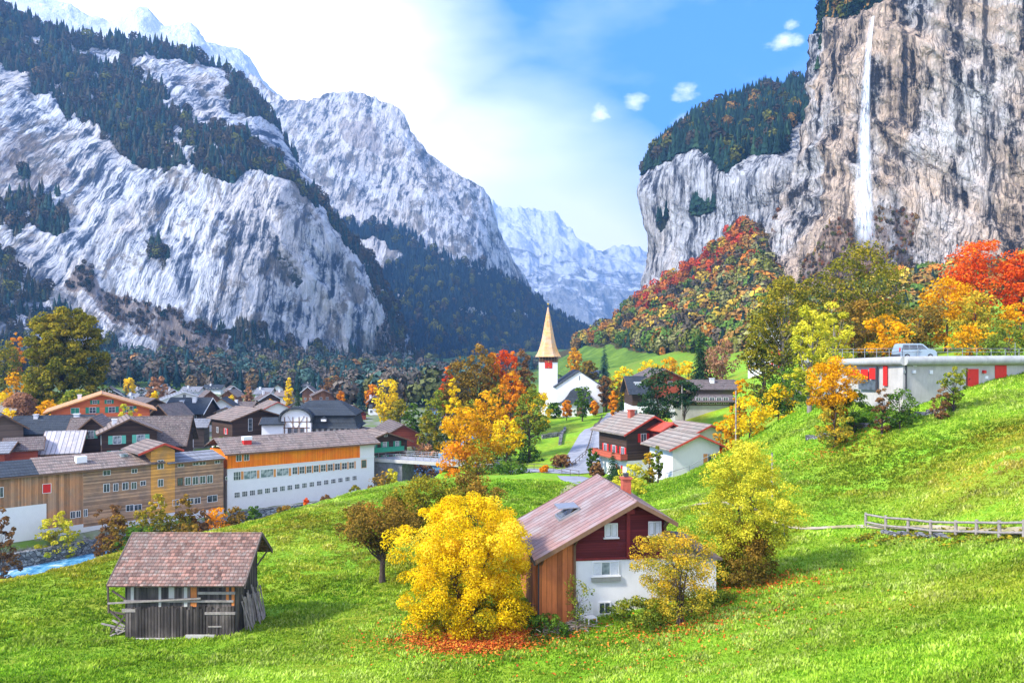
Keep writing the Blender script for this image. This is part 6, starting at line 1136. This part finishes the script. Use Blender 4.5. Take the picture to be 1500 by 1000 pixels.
LF = [('round orange tree in the village before the cliff', 231, 551, 26, 262, 'leaf_pinkbrown', 'round'), ('orange larch in the village', 364, 557, 24, 235, 'leaf_pinkbrown', 'cone'), ('yellow larch in the village', 423, 554, 24, 238, 'leaf_yellow', 'cone'), ('huge olive gold tree above the orange red chalet', 97, 455, 94, 178, 'leaf_olive', 'dome'), ('orange gold tree at the left edge', 28, 540, 44, 185, 'leaf_gold', 'round'), ('yellow green tree at the left picture edge', 2, 575, 46, 170, 'leaf_yellow', 'round'), ('small orange tree far left below the cliff', 24, 488, 20, 260, 'leaf_orange', 'round'),
 ('pale brown tree at the left edge under the cliff', 6, 500, 46, 240, 'leaf_olive', 'round'), ('dark red shrub tree below the huge olive gold tree', 30, 580, 34, 168, 'leaf_pinkbrown', 'round'), ('yellow orange bush left of the orange red chalet', 68, 588, 44, 160, 'leaf_gold', 'bush'), ('green bush below the huge olive gold tree', 112, 575, 44, 165, 'leaf_midgreen', 'bush'), ('yellow bush in front of the orange red chalet', 182, 594, 30, 143, 'leaf_yellowgreen', 'bush'), ('yellow orange bush at the right corner of the orange red chalet', 200, 600, 20, 141, 'leaf_gold', 'bush'), ('olive bush tree between the left trees', 50, 560, 44, 172, 'leaf_olive', 'round'),
 ('yellow bush below the orange gold tree at the left', 12, 600, 34, 160, 'leaf_yellow', 'bush'), ('gold garden tree in the far village', 395, 585, 14, 260, 'leaf_gold', 'round'), ('yellow garden bush by the round orange tree', 226, 572, 14, 255, 'leaf_yellow', 'bush'), ('small yellow tree before the wood right of the round orange tree', 190, 553, 16, 330, 'leaf_yellow', 'round'), ('grey brown tree above the broad brown chalet', 488, 551, 36, 330, 'leaf_brown', 'round'), ('orange tree beyond the broad brown chalet', 500, 573, 12, 290, 'leaf_orange', 'round'), ('pale yellow shrub near the orange larch', 338, 580, 16, 250, 'leaf_yellow', 'bush'), ('green garden hedge below the dark brown house', 330, 634, 26, 158, 'leaf_green', 'bush'), ('orange brown tree left of the gold river tree', 545, 562, 22, 300, 'leaf_orange', 'round')]
for lb, x, yt, w_, D, lf, pf in LF: T(lb, x, yt, w_, D, lf, pf, 'larch' if 'larch' in lb else ('bush' if pf == 'bush' else 'tree'), 'bush' if pf == 'bush' else 'tree', z0f=.05 if pf in ('bush', 'cone', 'column') else .14, lumps=.2 if pf in ('cone', 'column', 'dome') else .28, **(dict(nleaf=42000, nclump=420, rc=1.5) if 'huge' in lb else {}))
RT = [('tall yellow green birch beside the garage', 1186, 448, 66, 93, 'leaf_yellowgreen', 'tall'), ('pale yellow green top of the second birch beside the garage', 1222, 443, 58, 97, 'leaf_yellowgreen', 'tall'), ('big gold olive tree below the waterfall', 1262, 360, 128, 128, 'leaf_olive', 'round'), ('olive tree left of the birches', 1150, 408, 110, 122, 'leaf_olive', 'tall'), ('gold olive tree between the birch and the spruce', 1186, 404, 60, 132, 'leaf_olive', 'tall'), ('blazing red maple above the garage', 1440, 358, 118, 122, 'leaf_red', 'round'), ('red tree at the right picture edge', 1494, 370, 60, 118, 'leaf_red', 'round'),
 ('orange tree left of the blazing red maple', 1386, 412, 84, 116, 'leaf_gold', 'round'), ('gold tree below the blazing red maple', 1430, 432, 76, 108, 'leaf_mix', 'round'), ('brown gold tree behind the car', 1345, 440, 76, 112, 'leaf_olivebrown', 'round'), ('orange bush tree left of the car', 1296, 464, 62, 102, 'leaf_gold', 'round'), ('olive brown tree under the big gold olive tree', 1258, 440, 70, 110, 'leaf_olivebrown', 'tall'), ('orange gold tree at the right edge', 1490, 445, 60, 105, 'leaf_gold', 'round'), ('dark green leafy shrub above the garage right side', 1478, 468, 64, 92, 'leaf_midgreen', 'bush'), ('gold shrub above the right end of the garage', 1420, 478, 60, 98, 'leaf_gold', 'bush'),
 ('flaming orange maple before the garage', 1222, 524, 84, 80, 'leaf_gold', 'spread'), ('low yellow green boughs below the flaming orange maple', 1222, 574, 56, 79, 'leaf_mix', 'bush'), ('dark green hedge left of the garage wall', 1252, 572, 50, 80, 'leaf_green', 'bush'), ('dark green shrubs under the garage wall', 1318, 570, 60, 76.5, 'leaf_green', 'bush'), ('red brown shrub at the garage wall', 1292, 568, 24, 77, 'leaf_brown', 'bush'), ('small rust shrub under the garage corner', 1378, 566, 30, 75.5, 'leaf_brown', 'bush'), ('feathery green palm like bush beside the red door', 1397, 536, 38, 76.3, 'leaf_midgreen', 'fan'),
 ('dark green wood bush behind the birches', 1160, 540, 90, 105, 'leaf_green', 'bush'), ('olive tree with orange tips at the left of the hill', 1118, 450, 62, 126, 'leaf_olive', 'tall'), ('yellow bush on the hill crest beside the pole', 1098, 582, 66, 100, 'leaf_yellow', 'bush'), ('orange yellow bush at the foot of the pole', 1064, 606, 44, 102, 'leaf_gold', 'bush'), ('gold bush above the hill crest', 1140, 566, 56, 104, 'leaf_yellow', 'bush'), ('small orange tree over the mossy barn', 1083, 552, 26, 120, 'leaf_gold', 'round'), ('bare pinkish birch behind the mossy barn', 1058, 498, 44, 180, 'leaf_pinkbrown', 'tall'),
 ('yellow tree row left end behind the dark houses', 912, 538, 34, 215, 'leaf_yellow', 'round'), ('second yellow tree behind the dark slate roofed house', 950, 528, 36, 225, 'leaf_yellow', 'round'), ('third yellow tree behind the red gable', 982, 524, 36, 230, 'leaf_gold', 'round'), ('yellow tree right of the red gable', 1008, 528, 24, 215, 'leaf_yellow', 'round'), ('olive tree on the hillside above the church', 862, 528, 24, 330, 'leaf_olivebrown', 'round'), ('dark leafy tree between church and dark houses', 905, 552, 28, 200, 'leaf_olivebrown', 'tall'), ('gold brown tree on the green slope above the church', 842, 510, 20, 420, 'leaf_gold', 'round'), ('brown tree right of the yellow row', 1040, 512, 34, 210, 'leaf_brown', 'round'),
 ('yellow shrub below the white bungalow', 930, 680, 44, 98, 'leaf_yellowgreen', 'bush'), ('olive yellow hedge along the meadow below the bungalow', 915, 700, 60, 92, 'leaf_yellowgreen', 'bush'), ('orange shrub at the corner of the white bungalow', 952, 660, 20, 99, 'leaf_mix', 'bush'), ('green sapling at the corner of the white bungalow', 964, 652, 18, 97, 'leaf_midgreen', 'tall'), ('round brown bush beside the road', 873, 676, 20, 112, 'leaf_brown', 'bush'), ('narrow dark cypress like hedge beside the road', 865, 652, 10, 118, 'leaf_green', 'column'), ('small round dark hedge beside the road', 874, 663, 8, 117, 'leaf_green', 'bush'), ('red shrub beside the dark spruce by the road', 899, 570, 14, 195, 'leaf_orange', 'bush'), ('olive bush right behind the farmhouse chimney', 900, 712, 30, 88, 'leaf_olive', 'bush')]
for lb, x, yt, w_, D, lf, pf in RT:
    k = dict(z0f=.05 if pf in ('bush', 'column', 'fan') else .14)
    if 'birch' in lb: k['bark'] = 'bark_grey'
    T(lb, x, yt, w_, D, lf, pf, 'bush' if pf == 'bush' else 'tree', 'bush' if pf == 'bush' else 'tree', lumps=.3, **k)
# big pine before the dark house: layered
T('large dark green pine before the dark houses', 962, 541, 52, 136, 'leaf_pine', 'round', 'pine_tree', 'pine', z0f=.25, nclump=80, flat=.4, rc=1.6); T('flat crowned pine right of the large dark green pine', 1002, 556, 40, 134, 'leaf_pine', 'spread', 'pine_tree', 'pine', z0f=.45, nclump=40, flat=.35, rc=1.4)
# ================================================================ fences, poles, walls
def fence(name, label, pts, hp, rails, spacing, mat, pw_=.09, cat='fence'):
    r = empty(name, (*pts[0], gs(*pts[0])), 0, label, cat); P = []
    for (x0, y0), (x1, y1) in zip(pts[:-1], pts[1:]):
        L = math.hypot(x1-x0, y1-y0); k = max(1, round(L/spacing))
        for i in range(k): P.append((x0+(x1-x0)*i/k, y0+(y1-y0)*i/k))
    P.append(pts[-1]); o = Vector((*pts[0], gs(*pts[0]))); tops = []
    for i, (x, y) in enumerate(P):
        z = gs(x, y); rr = random.Random(i); b = Vector((x, y, z))-o; t = b+Vector((rr.uniform(-.03, .03), rr.uniform(-.03, .03), hp*rr.uniform(.94, 1.05))); MB().tube(b-Vector((0, 0, .4)), t, pw_/2, pw_/2*.9, 7).build('post', M[mat], r); tops.append(b)
    for h_ in rails:
        q = MB()
        for a, b in zip(tops[:-1], tops[1:]): q.tube(a+Vector((0, -.07, h_)), b+Vector((0, -.07, h_+random.uniform(-.02, .02))), .045 if pw_ < .2 else .085, n=6)
        q.build('rail', M[mat], r)
    return r
fence('wooden_fence', 'grey wooden post and rail fence along the path on the right', [pw(1268, 780, 55.5), pw(1330, 783, 51.5), pw(1400, 781, 47.5), pw(1500, 776, 42), pw(1620, 770, 37.5)], 1.05, (.35, .92), 2.0, 'wood_grey', .22)
fence('garden_fence', 'thin railing beside the church road', [pw(838, 690, 122), pw(858, 672, 132), pw(882, 612, 205)], 1.0, (.5, .95), 2.6, 'wood_old', .1); fence('bank_fence', 'railing along the lane right of the bridge', [pw(700, 688, 131), pw(800, 686, 121), pw(848, 694, 112)], 1.0, (.5, .95), 2.4, 'wood_old', .1)
fence('slope_railing', 'sloping hand rail below the white bungalow', [pw(975, 692, 99), pw(1045, 668, 99.5)], 1.0, (.95,), 3, 'metal_grey', .08)
wall_line('dry_stone_wall', 'dry stone retaining wall across the right meadow', [pw(1180, 646, 84.5), pw(1240, 632, 81), pw(1300, 618, 79), pw(1360, 598, 77.5), pw(1400, 588, 77)], None, .38, .7, 'rubble'); wall_line('path_wall', 'low stone edging under the wooden fence', [pw(1290, 789, 53), pw(1340, 790, 50), pw(1395, 787, 47)], None, .25, .5, 'rubble')
wall_line('terrace_wall', 'stone terrace wall stepping down beside the church lawn', [pw(826, 628, 190), pw(822, 650, 165), pw(818, 664, 148)], None, .7, .6, 'rubble'); wall_line('churchyard_wall', 'low stone wall below the church lawn', [pw(795, 656, 158), pw(822, 652, 160)], None, .9, .6, 'rubble')
def pole(label, x, yb, yt, D, r=.12, mat='wood_grey', name='utility_pole'):
    X = (x-750)/F*D; z = gs(X, D); h = (520-yt)/F*D-z; rt = empty(name, (X, D, z), 0, label, 'pole'); MB().tube((0, 0, -.5), (0, 0, h), r, r*.75, 8).build('shaft', M[mat], rt); MB().tube((0, 0, h), (0, 0, h+.12), r*.85, r*.3, 8).build('cap', M['metal_dark'], rt)
    return rt
pole('tall wooden pole beside the yellow bush on the hill crest', 1078, 660, 572, 99); pole('grey wooden pole behind the tall yellow green tree', 1131, 720, 664, 66, .1); pole('thin dark metal post at the end of the meadow path', 1149, 792, 757, 56.5, .045, 'metal_dark', 'post'); pole('pale wooden pole before the large dark pine', 999, 620, 562, 133, .14); pole('slim light pole on the roof lane right of the garage', 1487, 540, 502, 86, .04, 'metal_grey', 'post'); pole('lamp post beside the narrow lane by the bridge', 819, 662, 634, 150, .06, 'metal_grey', 'lamp_post')
# parked cars between the far houses
def small_car(label, x, D, rz, mat):
    X = (x-750)/F*D; r = empty('parked_car', (X, D, gs(X, D)), rz, label, 'car', 'cars parked in the village'); q = MB(); s_ = [(-2, .3), (-2.05, .8), (-1.7, .95), (-1.3, 1.42), (.5, 1.45), (1.1, .98), (1.9, .85), (2.05, .6), (2.0, .3)]; n = len(s_)
    q.add([(x_, s*.85*(1 if z_ < 1 else .82), z_) for s in (-1, 1) for x_, z_ in s_], [tuple(range(n)), tuple(range(2*n-1, n-1, -1))]+[(i, i+n, (i+1) % n+n, (i+1) % n) for i in range(n)]); q.build('body', M[mat], r, bevel=.06)
    for wx in (-1.3, 1.3):
        for s in (-1, 1): MB().tube((wx, s*.68, .32), (wx, s*.87, .32), .32, n=12).build('wheel', M['rubber'], r)
    MB().add([(-1.45, -.86, .98), (.95, -.86, .98), (.45, -.76, 1.38), (-1.2, -.76, 1.38)], [(0, 1, 2, 3)]).build('window', M['glass'], r)
small_car('white car left of the orange red chalet under the trees', 50, 150, .3, 'trim_white')
m = None
# ================================================================ grass tufts, leaf litter
rng = np.random.default_rng(3); n = 400000
r = 24+(105-24)*rng.uniform(0, 1, n)**1.25; th = np.radians(rng.uniform(-45, 45, n)); X = r*np.sin(th); Y = r*np.cos(th)
lg = np.log(np.hypot(X, Y+3)/4.0)/math.log(9500/4.0)*(nr-1); jj = (np.arctan2(X, Y+3)-TH[0])/(TH[-1]-TH[0])*(nc-1); i0 = lg.astype(int); j0 = jj.astype(int); u = (lg-i0); v = (jj-j0)
Zg = (GZ[i0, j0]*(1-v)+GZ[i0, j0+1]*v)*(1-u)+(GZ[i0+1, j0]*(1-v)+GZ[i0+1, j0+1]*v)*u
dd, _, sd_ = river_dist(X, Y); keep = (dd > 10) & (sd_ <= 0); bar = (X > -23.3) & (X < -16.2) & (Y > 44.4) & (Y < 48.8); hx = (X-cx)*math.cos(yw)+(Y-cy)*math.sin(yw) if False else None
rel = np.array([[math.cos(-math.radians(6.9)), -math.sin(-math.radians(6.9))], [math.sin(-math.radians(6.9)), math.cos(-math.radians(6.9))]]) @ np.stack([X-house.location.x, Y-house.location.y]); keep &= ~bar & ~((rel[0] > -5.6) & (rel[0] < 5.2) & (np.abs(rel[1]) < 4.3))
path = np.zeros(n, bool); PP = [pw(945, 742, 76), pw(1060, 745, 70), pw(1150, 766, 58), pw(1262, 774, 56), pw(1380, 776, 50), pw(1500, 774, 43.5), pw(1640, 770, 38)]
for a, b in zip(PP[:-1], PP[1:]):
    a = np.array(a); b = np.array(b); d = b-a; t_ = np.clip(((X-a[0])*d[0]+(Y-a[1])*d[1])/(d@d), 0, 1); path |= np.hypot(X-a[0]-t_*d[0], Y-a[1]-t_*d[1]) < .36
keep &= ~path; X, Y, Zg, r = X[keep], Y[keep], Zg[keep], r[keep]; n = len(X)
pat = fbm(np.stack([X*.9, Y*.9, X*0], -1), 4, .6); big = fbm(np.stack([X*.09, Y*.09, X*0+5], -1), 4, .55)
hgt = (.05+.13*np.clip((pat-.35)*2.2, 0, 1))*rng.uniform(.6, 1.4, n)*(.75+r/90); nb = 3; V = []; Rr = []; och = np.clip((fbm(np.stack([X*.05, Y*.05, X*0+9], -1), 5, .6)-.52)*5+np.clip((X-8)/60, 0, .35), 0, 1)
for k in range(nb):
    a = rng.uniform(0, 6.283, n); w_ = hgt*.40; lx = np.cos(a)*hgt*.7; ly = np.sin(a)*hgt*.7; px_ = -np.sin(a)*w_; py_ = np.cos(a)*w_; ox = rng.normal(0, .06, n); oy = rng.normal(0, .06, n)
    b0 = np.stack([X+ox-px_, Y+oy-py_, Zg-.02], -1); b1 = np.stack([X+ox+px_, Y+oy+py_, Zg-.02], -1); t_ = np.stack([X+ox+lx, Y+oy+ly, Zg+hgt], -1); V.append(np.stack([b0, b1, t_], 1)); Rr.append(np.clip(.45+(pat-.5)*1.0+(big-.5)*.9+rng.normal(0, .17, n), 0, 1))
V = np.concatenate(V).reshape(-1, 3); Rr = np.concatenate(Rr); och = np.tile(och, nb)
G_ = np.array([(.05, .13, .008), (.14, .30, .014), (.28, .45, .028), (.42, .57, .06), (.56, .65, .16)]); O_ = np.array([(.07, .10, .006), (.20, .26, .012), (.38, .36, .025), (.55, .46, .06), (.66, .58, .18)])
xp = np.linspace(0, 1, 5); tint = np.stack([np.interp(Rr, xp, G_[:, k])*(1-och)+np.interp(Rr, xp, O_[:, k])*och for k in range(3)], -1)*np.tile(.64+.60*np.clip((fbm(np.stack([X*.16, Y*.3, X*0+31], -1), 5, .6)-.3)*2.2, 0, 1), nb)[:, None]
m, g = newmat('grass_blade'); a = g.n('ShaderNodeAttribute', attribute_name='tint'); d = g.n('ShaderNodeBsdfDiffuse'); g.l(a.outputs['Color'], d.inputs[0]); tr = g.n('ShaderNodeBsdfTranslucent'); g.l(a.outputs['Color'], tr.inputs[0])
mx = g.n('ShaderNodeMixShader'); mx.inputs[0].default_value = .3; g.l(d.outputs[0], mx.inputs[1]); g.l(tr.outputs[0], mx.inputs[2]); o = g.n('ShaderNodeOutputMaterial'); g.l(mx.outputs[0], o.inputs[0])
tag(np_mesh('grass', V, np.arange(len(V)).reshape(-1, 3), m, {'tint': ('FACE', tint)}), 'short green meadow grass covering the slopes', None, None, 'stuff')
def litter(name, label, spots, leaf='leaf_fallen', size=.12, seed=1):
    rng = np.random.default_rng(seed); C_ = []
    for (x, y, rx, ry, n) in spots:
        q = rng.normal(size=(n, 2))*np.array((rx, ry))+np.array((x, y)); C_.append(q)
    C_ = np.concatenate(C_); z = np.array([gs(a, b) for a, b in C_]); cen = np.stack([C_[:, 0], C_[:, 1], z+rng.uniform(.04, .19, len(z))], -1); nr_ = rng.normal(size=(len(z), 3))*.4+np.array((0, 0, 1)); Vv = leaf_quads(cen, nr_, size*rng.uniform(.6, 1.4, len(z)), rng, .8)
    tag(np_mesh(name, Vv, np.arange(len(Vv)).reshape(-1, 4), M[leaf], {'rnd': ('FACE', rng.uniform(0, 1, len(z)))}), label, None, None, 'stuff')
a = pw(698, 938, 41.8); litter('fallen_leaves', 'orange and red fallen leaves under the yellow bush', [(a[0], a[1]-.3, 1.6, .9, 11000), (a[0]+1.6, a[1]+.1, 1.8, .8, 5000), (a[0]-.8, a[1]+.8, 2.4, 1.6, 2600), (pw(1000, 905, 41)[0], 41, 2.2, 1.2, 1000), (pw(1110, 880, 45)[0], 45, 2.0, 1.3, 1300), (pw(1215, 600, 81)[0], 79, 2.8, 1.8, 1500), (8, 39, 5, 3, 900)])
litter('autumn_tussocks', 'tan dry grass fringe below the wooden fence', [(*pw(x, y, D), .8, .35, 260) for x, y, D in ((1270, 796, 53), (1310, 798, 51), (1350, 798, 49.5), (1390, 796, 47.5), (1430, 793, 45.5), (1480, 790, 43), (1530, 788, 41))], 'leaf_olive', .22, 5)
# ================================================================ air
m = bpy.data.materials.new('air'); m.use_nodes = True; g = NT(m.node_tree); pv = g.n('ShaderNodeVolumePrincipled'); pv.inputs['Color'].default_value = (.27, .57, 1.0, 1); pv.inputs['Density'].default_value = .00014; pv.inputs['Anisotropy'].default_value = .1
o = g.n('ShaderNodeOutputMaterial'); g.l(pv.outputs[0], o.inputs['Volume'])
zmin = min(float(GZ.min()), -45)-1; zb = MB().box(-9500, 9500, -100, 11500, zmin-50, 2600); hz = tag(zb.build('haze', m), kind='stuff')
